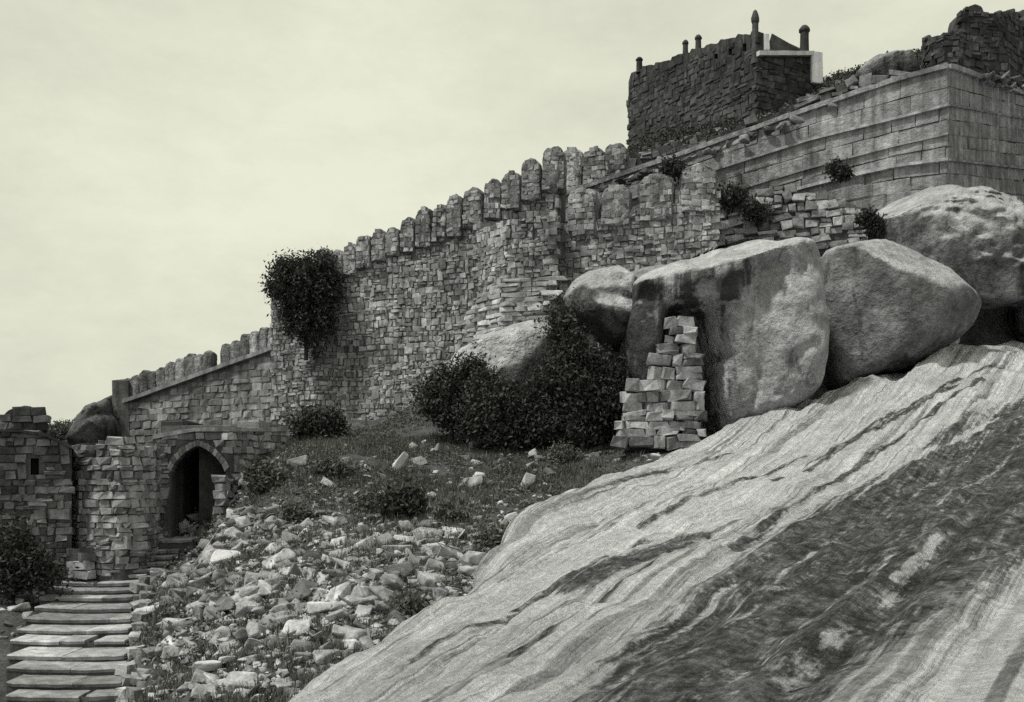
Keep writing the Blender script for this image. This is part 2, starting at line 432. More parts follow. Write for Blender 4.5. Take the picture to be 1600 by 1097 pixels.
idx = np.arange(SX.size).reshape(SX.shape)
F = np.stack([idx[:-1, :-1], idx[:-1, 1:], idx[1:, 1:], idx[1:, :-1]], -1).reshape(-1, 4)
keep = SS.ravel()[F].max(1) > -0.9
slab_me = mesh_np('sheet_rock', np.stack([SX.ravel(), SY.ravel(), SZ.ravel()], -1), F[keep], M['slab'], True)
# stain map of the sheet: run-off tracks and the lichen-dark field, as lines on the rock
def shit(px, py):
    D = np.arange(4.0, 60, .05); k = np.nonzero((HOR - py) / FPX * D <= slabT((px - 800) / FPX * D, D))[0]
    d = D[k[0]] if len(k) else 40.0
    return ((px - 800) / FPX * d, d)
def seg_d(X, Y, pts):
    d = np.full(X.shape, 1e9)
    for a_, b_ in zip(pts[:-1], pts[1:]):
        a_ = np.array(a_); e = np.array(b_) - a_; t = np.clip(((X - a_[0]) * e[0] + (Y - a_[1]) * e[1]) / (e @ e), 0, 1)
        d = np.minimum(d, np.hypot(X - a_[0] - t * e[0], Y - a_[1] - t * e[1]))
    return d
fpoly = np.array([shit(*q) for q in [(880, 1075), (975, 1000), (1054, 941), (1110, 885), (1155, 845), (1257, 789), (1350, 732), (1434, 677), (1520, 640), (1600, 610), (1750, 560), (1950, 640), (1850, 800), (1700, 850), (1600, 905), (1520, 955), (1460, 1000), (1400, 1040), (1340, 1100), (1200, 1220), (900, 1220), (840, 1130)]])
stv = np.clip(sdf(SX, SY, fpoly) / np.clip(SY * .075, .5, 1.8), -1, 1) * .78 - .02
for pts, wpx, amp in (([(600, 1075), (690, 1018), (790, 961), (898, 905)], 9, .75), ([(800, 948), (880, 905), (942, 875), (1010, 850)], 7, .7), ([(900, 925), (960, 890), (1030, 862), (1085, 842)], 24, .85),
        ([(800, 1027), (900, 960), (1000, 895), (1084, 845)], 6, .7), ([(560, 1040), (680, 960), (800, 890), (900, 850)], 4, .35), ([(1150, 845), (1230, 794), (1307, 743), (1400, 685), (1531, 606)], 7, .75),
        ([(1260, 735), (1380, 668), (1480, 610), (1560, 575)], 6, .65), ([(1330, 690), (1420, 640), (1500, 590)], 5, .6), ([(1000, 830), (1080, 790), (1150, 755), (1260, 705)], 5, .45), ([(820, 905), (900, 862), (960, 830)], 4, .4),
        ([(1210, 745), (1260, 722), (1330, 690)], 9, .5), ([(950, 780), (1060, 735), (1150, 700)], 4, .3), ([(640, 1075), (760, 1000), (840, 940)], 5, .45)):
    w3 = [shit(*q) for q in pts]; Dm = np.mean([q[1] for q in w3]); ww = wpx / FPX * Dm * 1.3
    stv = np.maximum(stv, np.where(seg_d(SX, SY, w3) < 4 * ww, -.35 + (amp + .35) * np.exp(-(seg_d(SX, SY, w3) / ww) ** 2), -9))
for pts, wpx, amp in (([(1115, 1007), (1196, 956)], 9, .9), ([(1399, 926), (1440, 893), (1470, 865)], 8, .7), ([(1328, 763), (1420, 700), (1510, 640), (1590, 600)], 12, .9), ([(1180, 930), (1300, 850), (1400, 790)], 5, .7), ([(960, 1060), (1060, 985), (1150, 915)], 5, .7), ([(1180, 1060), (1300, 970), (1400, 890)], 5, .7), ([(1440, 830), (1580, 720)], 5, .7), ([(1260, 820), (1400, 735), (1560, 650)], 5, .6), ([(1040, 1040), (1110, 990)], 5, .5), ([(1300, 960), (1420, 870), (1560, 770)], 6, .5), ([(1250, 880), (1330, 845)], 14, .35), ([(1400, 800), (1480, 760)], 16, .4)):
    w3 = [shit(*q) for q in pts]; Dm = np.mean([q[1] for q in w3]); ww = wpx / FPX * Dm * 1.3
    stv = stv - amp * np.exp(-(seg_d(SX, SY, w3) / ww) ** 2)
at_ = slab_me.attributes.new('stain', 'FLOAT', 'POINT'); at_.data.foreach_set('value', stv.ravel().astype(np.float32))
tag(link('sheet_rock', slab_me), 'huge bare granite sheet with diagonal dark run-off streaks', kind='structure')

def hit(px, py, d0=9.0, d1=60.0, slab=True):
    """world point where the view ray of a photo pixel meets ground"""
    D = np.arange(d0, d1, 0.1)
    X = (px - 800) / FPX * D; Z = (HOR - py) / FPX * D
    h = gz(X, D)
    k = np.nonzero(Z <= h)[0]
    if len(k) == 0: return None
    d = D[k[0]]
    return ((px - 800) / FPX * d, d, float(h[k[0]]))

# upper ground behind the walls ----------------------------------------------
HP = [P(*q) for q in [(150, 660, 52), (200, 655, 51.5), (430, 548, 48), (540, 425, 47), (700, 365, 45.5), (870, 320, 47.5), (1060, 252, 46), (1260, 180, 43.8), (1480, 116, 41.8),
      (1620, 150, 49), (985, 244, 60), (1180, 196, 57), (1270, 152, 60), (985, 240, 75), (1270, 145, 75), (1440, 106, 52), (1600, 100, 52), (1110, 216, 53), (1200, 182, 51), (1360, 100, 58), (1400, 100, 56)]]
HP += [(-19, 85, -2), (-12, 85, 5), (0, 85, 12), (15, 95, 24), (34, 85, 27), (45, 60, 24), (-24, 70, -2)]
hillT = TPS(HP, 0.02)
front = [P(*q)[:2] for q in [(120, 0, 52), (200, 0, 51), (430, 0, 47.2), (560, 0, 45.6), (740, 0, 43.6), (868, 0, 43.0), (872, 0, 46.6), (1060, 0, 45.2), (1260, 0, 43), (1478, 0, 40.9), (1520, 0, 43), (1760, 0, 52)]]
fr = np.array(front); ts = np.linspace(0, len(fr) - 1, 260)
fx = np.interp(ts, np.arange(len(fr)), fr[:, 0]); fy = np.interp(ts, np.arange(len(fr)), fr[:, 1])
tt = np.concatenate([[0, 0.3], np.linspace(0.7, 16, 36), np.linspace(17, 50, 24)])
HX = fx[None] + tt[:, None] * 0.0 + 0 * tt[:, None]; HY = fy[None] + 0.35 + tt[:, None]
HX = np.broadcast_to(HX, HY.shape).copy()
HZ = hillT(HX, HY) + 0.35 * fbm(HX * 0.8, HY * 0.8, 51, 4) * np.clip(tt, 0, 1)[:, None] - 0.15
HZ[0] -= 8.0
idx = np.arange(HX.size).reshape(HX.shape)
F = np.stack([idx[:-1, :-1], idx[:-1, 1:], idx[1:, 1:], idx[1:, :-1]], -1).reshape(-1, 4)
tag(link('hilltop', mesh_np('hilltop', np.stack([HX.ravel(), HY.ravel(), HZ.ravel()], -1), F, M['hill'], True)), 'rough ground of the hilltop behind the walls', kind='structure')

# ------------------------------------------------------------------ stone kits
def stone_variants(mat, n=20, seed=1, jit=0.10, inset=0.07):
    rg = np.random.default_rng(seed); out = []
    for k in range(n):
        b = np.array([(-.5, .5, -.5), (.5, .5, -.5), (.5, .5, .5), (-.5, .5, .5),
                      (-.5, -.36, -.5), (.5, -.36, -.5), (.5, -.36, .5), (-.5, -.36, .5),
                      (-.5 + inset, -.5, -.5 + inset), (.5 - inset, -.5, -.5 + inset), (.5 - inset, -.5, .5 - inset), (-.5 + inset, -.5, .5 - inset)], float)
        J = rg.normal(0, jit, (12, 3)); J[:4] = 0; J[:, 1] = np.clip(J[:, 1] * .7, -.1, .06)
        J[8:12, [0, 2]] = np.clip(J[8:12, [0, 2]], -.12, .12) * np.sign(b[8:12, [0, 2]]) * np.sign(b[8:12, [0, 2]]); Jc = rg.normal(0, .06, (4, 3)); Jc[:, 1] = 0; b[4:8] += Jc; b[8:12] += Jc
        J[4:8, [0, 2]] = np.clip(J[4:8, [0, 2]], -.12, .03 + 0 * J[4:8, [0, 2]]) * 0.7
        b = b + J
        f = np.array([(8, 9, 10, 11), (4, 5, 9, 8), (5, 6, 10, 9), (6, 7, 11, 10), (7, 4, 8, 11), (0, 1, 5, 4), (1, 2, 6, 5), (2, 3, 7, 6), (3, 0, 4, 7)])
        me = mesh_np('stone', b, f, mat)
        out.append((me, b, f))
    return out
_kits = {}
def kit(matname, **k):
    if matname not in _kits:
        _kits[matname] = stone_variants(M[matname], seed=len(_kits) + 3, **k)
    return _kits[matname]

class Path:
    """wall line: list of (px, D); all queries by arc length s"""
    def __init__(self, pts):
        p = np.array([P(x, 0, d)[:2] for x, d in pts]); seg = np.hypot(*np.diff(p, axis=0).T)
        self.p = p; self.s = np.concatenate([[0], np.cumsum(seg)]); self.L = self.s[-1]
    def xy(self, s):
        return np.interp(s, self.s, self.p[:, 0]), np.interp(s, self.s, self.p[:, 1])
    def ang(self, s):
        i = int(np.clip(np.searchsorted(self.s, s, 'right') - 1, 0, len(self.p) - 2))
        d = self.p[i + 1] - self.p[i]; return math.atan2(d[1], d[0])
    def px(self, s):
        x, y = self.xy(s); return 800 + FPX * x / y
    def z(self, s, prof):
        x, y = self.xy(s); q = np.array(prof, float)
        return (HOR - np.interp(800 + FPX * x / y, q[:, 0], q[:, 1])) / FPX * y

def core_mesh(name, path, top, bot, thick, mat, hole=None, inset=0.0, step=0.15, rough=0.05, batter=0.0):
    """solid wall built as columns; hole(s) -> (z0,z1) or None"""
    n = max(2, int(path.L / step)); S = np.linspace(0, path.L, n + 1)
    zt = path.z(S, top) + rough * fbm(S * 1.3, S * 0, 5, 3) * 2; zb = path.z(S, bot)
    zref = zt.max()
    V = []; Fc = []
    def pt(s, z, back):
        x, y = path.xy(s); a = path.ang(min(max(s, 1e-4), path.L - 1e-4)); nx_, ny_ = math.sin(a), -math.cos(a)
        o = -inset if not back else -thick
        if not back: o += batter * (zref - z)
        return (float(x + nx_ * o), float(y + ny_ * o), float(z))
    segs = []
    for i in range(n):
        sm = 0.5 * (S[i] + S[i + 1]); h = hole(sm) if hole else None
        if h:
            segs.append([(zb[i], zb[i + 1], h[0], h[0]), (h[1], h[1], zt[i], zt[i + 1])])
        else:
            segs.append([(zb[i], zb[i + 1], zt[i], zt[i + 1])])
    for i in range(n):
        for (b0, b1, t0, t1) in segs[i]:
            if t0 - b0 < 0.02 or t1 - b1 < 0.02: continue
            k = len(V)
            e = 0.0004
            V += [pt(S[i], b0, 0), pt(S[i + 1], b1, 0), pt(S[i + 1], t1, 0), pt(S[i], t0, 0), pt(S[i], b0, 1), pt(S[i + 1], b1, 1), pt(S[i + 1], t1, 1), pt(S[i], t0, 1)]
            Fc += [(k, k + 1, k + 2, k + 3), (k + 5, k + 4, k + 7, k + 6), (k + 3, k + 2, k + 6, k + 7), (k + 1, k, k + 4, k + 5)]
            lone = len(segs[i]) > 1
            if i == 0 or len(segs[i - 1]) != len(segs[i]) or lone: Fc.append((k, k + 3, k + 7, k + 4))
            if i == n - 1 or len(segs[i + 1]) != len(segs[i]) or lone: Fc.append((k + 1, k + 5, k + 6, k + 2))
    return mesh_np(name, np.array(V), Fc, mat)

def masonry(root, path, top, bot, size, matname, hole=None, nmax=300, prot=(0.02, 0.08), depth=0.34, batter=0.0, jit_h=0.25, jit_w=0.4,
            dense=1.0, name='stone', seed=0, tilt=0.0, wander=0.0, split=0.0, tj=0.03):
    """coursed stones on the face of a wall: the largest nmax are parts, the rest one stuff part"""
    rg = np.random.default_rng(100 + seed); K = kit(matname)
    S = np.linspace(0, path.L, 400); ZT = path.z(S, top); ZB = path.z(S, bot); zmax, zmin = ZT.max(), ZB.min()
    recs = []
    z = zmin
    while z < zmax:
        h = size[1] * (1 + rg.uniform(-jit_h, jit_h))
        s = -rg.uniform(0, size[0])
        while s < path.L:
            wd = size[0] * float(np.clip(rg.lognormal(-.05, jit_w * .75), .5, 1.7))
            sc = s + wd / 2
            if 0.02 < sc < path.L - 0.02:
                zc0 = z + h / 2 + wander * float(vnoise(np.array([s * 0.5]), np.array([z * 0.4]), 7 + seed)[0]) + tilt * sc
                zt = np.interp(sc, S, ZT); zb = np.interp(sc, S, ZB)
                r_ = rg.uniform()
                if r_ < split: cells = [(zc0 - h * .25, h * .5, 0, 1), (zc0 + h * .25, h * .5, 0, 1)]
                elif r_ < split * 1.5 and wd > h * 1.2: cells = [(zc0, h, -.25, .5), (zc0, h, .25, .5)]
                elif r_ < split * 2.0: cells = [(zc0 + h * .3, h * 1.5, 0, .9)]
                else: cells = [(zc0, h, 0, 1)]
                for zc, h_, ds, fw in cells:
                    hh = h_ * rg.uniform(0.86, 1.02); sc_ = min(max(sc + ds * wd, .02), path.L - .02)
                    ok = zb - hh * 0.3 < zc < zt - hh * 0.1
                    if ok and hole is not None:
                        for qq in (hole(sc_), hole(sc_ - wd * fw * .4), hole(sc_ + wd * fw * .4)):
                            if qq and qq[0] - hh * .4 < zc < qq[1] + hh * .45: ok = False
                    if ok and rg.uniform() < dense:
                        x, y = path.xy(sc_); a = path.ang(sc_)
                        recs.append((float(x), float(y), zc, a, wd * fw * rg.uniform(0.88, 1.0), hh, rg.integers(len(K)), rg.uniform(*prot) + .025, rg.normal(0, tj), zmax))
            s += wd
        z += h
    recs.sort(key=lambda r: -(r[4] * r[5]) / r[1] ** 2)
    rest = []
    for i, (x, y, zc, a, wd, hh, k, pr, tl, zr) in enumerate(recs):
        nx_, ny_ = math.sin(a), -math.cos(a); o = pr - depth / 2 + batter * (zr - zc)
        Mx = Matrix.Translation((x + nx_ * o, y + ny_ * o, zc)) @ Euler((0, tl, a)).to_matrix().to_4x4() @ Matrix.Diagonal((wd, depth, hh, 1))
        if i < nmax:
            link(name, K[k][0], root, root.matrix_world.inverted() @ Mx if False else Matrix.Translation(-root.location) @ Mx)
        else:
            rest.append((k, Mx))
    if rest:
        V = []; Fc = []; c = 0
        for k, Mx in rest:
            b = K[k][1]; A = np.array(Mx)
            V.append(b @ A[:3, :3].T + A[:3, 3] - np.array(root.location)); Fc.append(K[k][2] + c); c += len(b)
        o = link(name + 'work', mesh_np(name + 'work', np.concatenate(V), np.concatenate(Fc), M[matname]), root)
        o['kind'] = 'stuff'
    return len(recs)

def child(name, me, root):
    """mesh given in world coordinates, parented under root"""
    return link(name, me, root, Matrix.Translation(-Vector(root.location)))

# merlons ------------------------------------------------------------------
def blob(outline, thick, p, rough, freq, seed, sub, name, mat):
    """rough solid from a star-shaped local outline (x,z), thickness in y"""
    o = np.array(outline, float); c = np.array([o[:, 0].mean(), (o[:, 1].max() + o[:, 1].min()) / 2])
    th = np.arctan2(o[:, 1] - c[1], o[:, 0] - c[0]); rr = np.hypot(o[:, 0] - c[0], o[:, 1] - c[1]); q = np.argsort(th); th = th[q]; rr = rr[q]
    th = np.concatenate([th - 2 * math.pi, th, th + 2 * math.pi]); rr = np.tile(rr, 3)
    bm = bmesh.new(); bmesh.ops.create_icosphere(bm, subdivisions=sub, radius=1)
    v = np.array([x.co[:] for x in bm.verts]); f = np.array([[x.index for x in g.verts] for g in bm.faces]); bm.free()
    rho = np.clip(np.hypot(v[:, 0], v[:, 2]), 0, 1); t = np.arctan2(v[:, 2], v[:, 0]); R = np.interp(t, th, rr)
    ang = np.arctan2(rho, np.abs(v[:, 1])); rp = np.sin(ang) ** (2 / p); yp = np.cos(ang) ** (2 / p)
    n1 = fbm(v[:, 0] * freq + seed * 7.1, v[:, 2] * freq + v[:, 1] * 3, 300 + seed, 3, .6); n2 = fbm(t * freq * .6 + seed, v[:, 1] * 3, 400 + seed, 3, .6)
    X = c[0] + R * rp * np.cos(t) * (1 + rough * n2); Z = c[1] + R * rp * np.sin(t) * (1 + rough * .8 * n2); Y = np.sign(v[:, 1]) * thick * yp * (1 + rough * 2.2 * n1)
    return mesh_np(name, np.stack([X, Y, Z], -1), f, mat, True)
def merlon_mesh(seed, mat):
    rg = np.random.default_rng(seed); hw = .5
    sh = rg.uniform(.66, .8); o = [(-hw, -.2), (-hw * 1.02, .2), (-hw, sh)]
    for t in np.linspace(155, 25, 7): o.append((hw * math.cos(math.radians(t)) * 1.02, sh + (1 - sh) * math.sin(math.radians(t)) + rg.normal(0, .02)))
    o += [(hw, sh - rg.uniform(0, .08)), (hw * 1.02, .2), (hw, -.2), (0, -.2)]
    dense = []
    for i in range(len(o)):
        a_ = np.array(o[i]); b_ = np.array(o[(i + 1) % len(o)])
        for k in range(4): dense.append(a_ + (b_ - a_) * k / 4)
    return blob(dense, .5, 6.0, .13, 4.2, seed, 4, 'merlon', mat)
MER = [merlon_mesh(s, M['merlon']) for s in range(7)]

def merlons(root, path, base, wid, hei, gap, s0=0, s1=None, thick=0.6, back=0.35, seed=0, skip=(), kitm=None, grow=0.0, cl=None):
    rg = np.random.default_rng(500 + seed); s1 = path.L if s1 is None else s1; s = s0; i = 0
    K = kitm or MER
    while s + wid * .6 < s1:
        gw = 1 + grow * (s - s0) / max(1e-3, s1 - s0)
        wv = wid * gw * rg.uniform(.82, 1.12); hv = hei * gw * rg.uniform(.86, 1.12); sc = s + wv / 2
        x, y = path.xy(sc); a = path.ang(sc); z = path.z(sc, base)
        if i not in skip:
            n_ = (math.sin(a), -math.cos(a))
            Mx = Matrix.Translation((x - n_[0] * back, y - n_[1] * back, z)) @ Euler((rg.normal(0, .02), rg.normal(0, .03), a + rg.normal(0, .03))).to_matrix().to_4x4() @ Matrix.Diagonal((wv, thick, hv, 1))
            mo = link('merlon', K[rg.integers(len(K))], root, Matrix.Translation(-root.location) @ Mx)
            if cl: clad(mo, wv, hv, thick, cl[0], cl[1], seed * 100 + i)
        s += wv + gap * rg.uniform(.6, 1.5); i += 1

def clad(mer, w_, h_, t_, matname, size, seed):
    """facing stones of one merlon, its sub-parts (mer is scaled, so undo that scale)"""
    rg = np.random.default_rng(seed); K = kit(matname); z = -.15 * h_
    while z < h_ * .9:
        hh = size[1] * rg.uniform(.75, 1.3); zc = z + hh / 2; q = max(0, (zc / h_ - .58) / .4)
        half = w_ * .46 * math.sqrt(max(0, 1 - q ** 2)); x = -half
        while x < half - .07:
            wd = min(size[0] * rg.uniform(.6, 1.5), half - x)
            if rg.uniform() < .88:
                Mx = Matrix.Diagonal((1 / w_, 1 / t_, 1 / h_, 1)) @ Matrix.Translation((x + wd / 2, -t_ * .5 + .075 + rg.uniform(-.02, .03), zc)) @ Euler((0, rg.normal(0, .07), 0)).to_matrix().to_4x4() @ Matrix.Diagonal((wd * .95, .2, hh * .93, 1))
                link('stone', K[rg.integers(len(K))][0], mer, Mx)
            x += wd
        z += hh

def strip(name, root, path, prof, h, out_, mat, thick=0.5, s0=0, s1=None, step=0.5):
    """string course / coping following a profile"""
    s1 = path.L if s1 is None else s1
    S = np.linspace(s0, s1, max(2, int((s1 - s0) / step))); V = []; Fc = []
    Z = path.z(S, prof)
    for s, z in zip(S, Z):
        x, y = path.xy(s); a = path.ang(min(s, path.L - 1e-3)); nx_, ny_ = math.sin(a), -math.cos(a)
        j = random.gauss(0, .012)
        for o, zz in ((out_ + j, z - h / 2), (out_ + j, z + h / 2 + j), (-thick, z + h / 2), (-thick, z - h / 2)):
            V.append((x + nx_ * o, y + ny_ * o, zz))
    n = len(S)
    for i in range(n - 1):
        for k in range(4):
            Fc.append((4 * i + k, 4 * (i + 1) + k, 4 * (i + 1) + (k + 1) % 4, 4 * i + (k + 1) % 4)[::-1])
    Fc += [(0, 1, 2, 3)[::1], tuple(4 * (n - 1) + k for k in (3, 2, 1, 0))]
    return child(name, mesh_np(name, np.array(V), Fc, mat), root)

def box_mesh(name, c, size, mat, rz=0, jit=0.01, taper=1.0, seed=0):
    rg = np.random.default_rng(seed); hx, hy, hz = np.array(size) / 2; bv = min(hx, hy, hz) * .12
    bm = bmesh.new(); bmesh.ops.create_cube(bm, size=1)
    for v in bm.verts:
        t = taper if v.co.z > 0 else 1
        v.co = Vector((v.co.x * 2 * hx * t, v.co.y * 2 * hy * t, v.co.z * 2 * hz))
    bmesh.ops.bevel(bm, geom=bm.edges[:], offset=bv, segments=1, affect='EDGES')
    for v in bm.verts: v.co += Vector(rg.normal(0, jit, 3))
    bmesh.ops.transform(bm, matrix=Matrix.Translation(c) @ Matrix.Rotation(rz, 4, 'Z'), verts=bm.verts)
    me = bpy.data.meshes.new(name); bm.to_mesh(me); bm.free(); me.materials.append(mat); return me

# ------------------------------------------------------------------ walls
def base_of(path):
    x, y = path.xy(path.L / 2); return (float(x), float(y), 0.0)

# lower curtain wall, far left
pa = Path([(178, 51.2), (300, 49.2), (438, 46.6)])
topA = [(178, 628), (205, 622), (430, 540), (440, 536)]; botA = [(170, 720), (440, 720)]
wl = thing('fort_wall', 'long low curtain wall with ribbed parapet stepping down behind the arched gate', 'wall', (*base_of(pa)[:2], float(pa.z(pa.L / 2, botA))))
child('wall_core', core_mesh('wall_core', pa, topA, botA, 1.4, M['mortar_light'], rough=0.0), wl)
masonry(wl, pa, [(178, 640), (205, 632), (430, 550), (440, 546)], [(170, 700), (440, 700)], (0.62, 0.30), 'plaster_wall', prot=(0.0, 0.035), seed=1, nmax=300)
strip('string_course', wl, pa, [(178, 632), (205, 625), (430, 544), (440, 540)], 0.20, 0.26, M['plaster_wall'])
merlons(wl, pa, [(178, 622), (205, 615), (430, 537), (440, 533)], 0.60, 0.92, 0.0, s0=0.4, seed=2, skip=(10,), thick=.5)
# end pier of that wall
child('pier', box_mesh('pier', P(190, 640, 51.0), (0.75, 0.8, 2.9), M['plaster_wall'], .2, .03), wl)

# main curtain wall
pb = Path([(424, 46.4), (560, 45.0), (740, 43.0), (872, 42.2)])
crest = [(424, 450), (500, 405), (540, 400), (590, 376), (705, 338), (760, 312), (800, 292), (850, 268), (880, 256)]
botB = [(424, 720), (560, 668), (660, 660), (760, 660), (880, 640)]
wm = thing('fort_wall', 'tall rubble curtain wall climbing from the dark tree up to the bastion', 'wall', (*base_of(pb)[:2], float(pb.z(pb.L / 2, botB))))
child('wall_core', core_mesh('wall_core', pb, [(a, b + 6) for a, b in crest], botB, 1.8, M['mortar'], rough=0.03), wm)
masonry(wm, pb, [(a, b + 3) for a, b in crest], botB, (0.28, 0.23), 'rubble', prot=(-.015, 0.035), seed=3, wander=0.15, jit_h=.4, jit_w=.5, split=.22, tj=.07)
merlons(wm, pb, [(a, b + 27) for a, b in crest], 0.64, 1.12, 0.025, s0=1.7, seed=4, grow=0.4, thick=.7, back=.16, cl=('rubble', (.24, .19)))

# bastion at the angle of the wall
pc = Path([(742, 42.6), (792, 40.9), (868, 40.4), (874, 45.5)])
topC = [(742, 352), (792, 345), (868, 338), (880, 330)]
botC = [(742, 640), (870, 640), (880, 640)]
ba = thing('bastion', 'square rubble bastion projecting at the corner of the tall curtain wall', 'bastion', (*base_of(pc)[:2], float(pc.z(pc.L / 2, botC))))
child('wall_core', core_mesh('wall_core', pc, topC, botC, 0.9, M['mortar'], rough=0.02), ba)
masonry(ba, pc, topC, [(742, 600), (880, 600)], (0.32, 0.23), 'rubble', prot=(-.02, 0.07), seed=5, wander=.1, split=.2, tj=.05)
# pale battered plinth in front of it
pd = Path([(728, 42.2), (786, 40.2), (866, 39.7), (871, 42.0)])
topD = [(728, 492), (770, 446), (800, 438), (866, 432), (880, 432)]
pl = thing('buttress', 'pale evenly coursed stone plinth sloping up against the foot of the bastion', 'buttress', (*base_of(pd)[:2], float(pd.z(pd.L / 2, botC))))
child('wall_core', core_mesh('wall_core', pd, topD, botC, 0.9, M['mortar_light'], rough=0.0, batter=.06), pl)
masonry(pl, pd, topD, [(728, 600), (880, 600)], (0.75, 0.19), 'rubble_pale', prot=(0.0, 0.05), seed=6, batter=.06, jit_h=.12)

# outer wall with big rounded merlons, right of the bastion
pe = Path([(866, 41.6), (960, 40.6), (1122, 39.8)])
topE = [(866, 352), (905, 346), (960, 330), (1020, 322), (1122, 300)]; botE = [(866, 520), (1130, 520)]
we = thing('fort_wall', 'outer rubble wall with large rounded merlons above the leaning capped boulders', 'wall', (*base_of(pe)[:2], float(pe.z(pe.L / 2, botE))))
child('wall_core', core_mesh('wall_core', pe, [(a, b + 6) for a, b in topE], botE, 1.2, M['mortar_light'], rough=0.03), we)
masonry(we, pe, [(a, b + 2) for a, b in topE], [(866, 500), (1130, 480)], (0.29, 0.24), 'rubble', prot=(-.02, 0.06), seed=8, wander=.15, split=.24, tj=.08)
merlons(we, pe, [(a, b + 14) for a, b in topE], 1.3, 1.5, 0.3, s0=0.6, seed=9, thick=1.0, cl=('rubble', (.3, .22)))

# ashlar wall: big blocks one by one
def ashlar(root, path, profs, lens, mat, thick=0.5, seed=0, gap=0.02):
    rg = np.random.default_rng(900 + seed)
    for r in range(len(profs) - 1):
        s = -rg.uniform(0, lens[0])
        while s < path.L:
            ln = rg.uniform(*lens); a = max(s, 0); b = min(s + ln, path.L)
            if b - a > 0.25:
                V = []; pr = rg.uniform(0.0, 0.035)
                for off, ins in ((-thick, 0.0), (pr - 0.02, 0.0), (pr, 0.025)):
                    for ss, e in ((a + gap, 1), (b - gap, -1)):
                        zt = path.z(ss, profs[r]) - gap; zb = path.z(ss, profs[r + 1]) + gap
                        for zz, f in ((zb, 1), (zt, -1)):
                            x, y = path.xy(ss + e * ins); an = path.ang((a + b) / 2)
                            V.append((x + math.sin(an) * off + rg.normal(0, .012), y - math.cos(an) * off + rg.normal(0, .012), zz + f * ins + rg.normal(0, .022)))
                # order per ring: (a,b),(a,t),(b,b),(b,t)
                Fc = [(8, 10, 11, 9)]
                for q in (0, 4):
                    A = [q + 0, q + 2, q + 3, q + 1]; B = [q + 4, q + 6, q + 7, q + 5]
                    for i in range(4): Fc.append((A[i], A[(i + 1) % 4], B[(i + 1) % 4], B[i]))
                child('block', mesh_np('block', np.array(V), Fc, mat), root)
            s += ln
pf = Path([(866, 46.3), (1060, 44.8), (1270, 42.4), (1481, 40.2)])
pg = Path([(1481, 40.2), (1600, 46.5), (1760, 56)])
f0 = [(866, 312), (1060, 246), (1270, 172), (1400, 128), (1481, 107)]
f1 = [(866, 352), (1130, 262), (1270, 218), (1400, 186), (1481, 165)]
f2 = [(866, 386), (1130, 304), (1270, 262), (1400, 228), (1481, 210)]
f3 = [(866, 410), (1130, 330), (1270, 290), (1400, 260), (1481, 250)]
f4 = [(866, 450), (1130, 366), (1270, 326), (1400, 300), (1481, 294)]
f5 = [(866, 520), (1130, 410), (1270, 380), (1400, 352), (1481, 350)]
g0 = [(1481, 107), (1600, 150), (1760, 200)]; g1 = [(1481, 165), (1600, 186), (1760, 220)]; g2 = [(1481, 210), (1600, 224), (1760, 245)]
g3 = [(1481, 250), (1600, 264), (1760, 280)]; g4 = [(1481, 294), (1600, 306), (1760, 320)]; g5 = [(1481, 350), (1600, 360), (1760, 370)]
wa = thing('ashlar_wall', 'great sloping wall of long dressed blocks turning a corner at upper right', 'wall', (*base_of(pf)[:2], float(pf.z(pf.L / 2, f5))))
def halves(ps):
    o = []
    for a_, b_ in zip(ps[:-1], ps[1:]):
        xs_ = sorted(set([q[0] for q in a_] + [q[0] for q in b_])); A_ = np.array(a_); B_ = np.array(b_)
        o += [a_, [(x, float(np.interp(x, A_[:, 0], A_[:, 1]) * .52 + np.interp(x, B_[:, 0], B_[:, 1]) * .48)) for x in xs_]]
    return o + [ps[-1]]
for pth, pr, sd in ((pf, (f0, f1, f2, f3, f4, f5), 1), (pg, (g0, g1, g2, g3, g4, g5), 2)):
    ashlar(wa, pth, halves(pr), (0.7, 2.2), M['ashlar'], seed=sd, gap=.008)
    child('wall_core', core_mesh('wall_core', pth, pr[0], pr[-1], 1.6, M['mortar'], inset=0.12, rough=0.0), wa)
    strip('coping', wa, pth, [(a, b - 3) for a, b in pr[0]], 0.2, 0.16, M['ashlar'])
strip('string_course', wa, pf, f1, 0.10, 0.14, M['ashlar_light']); strip('string_course', wa, pf, f2, 0.08, 0.12, M['ashlar_light']); strip('string_course', wa, pf, f3, 0.12, 0.16, M['ashlar_light'])
strip('string_course', wa, pg, g3, 0.10, 0.12, M['ashlar']); strip('string_course', wa, pg, g1, 0.07, 0.09, M['ashlar'])
merlons(wa, pf, [(866, 306), (900, 294), (1000, 264), (1060, 244)], 1.15, 1.75, 0.06, s0=0.2, s1=2.4, seed=12, thick=.8, cl=('rubble', (.28, .22)))
merlons(wa, pf, [(866, 296), (940, 276), (990, 254), (1060, 240)], 1.0, 1.15, 0.1, s0=2.3, s1=3.7, seed=14, thick=.8, cl=('rubble', (.28, .22)))

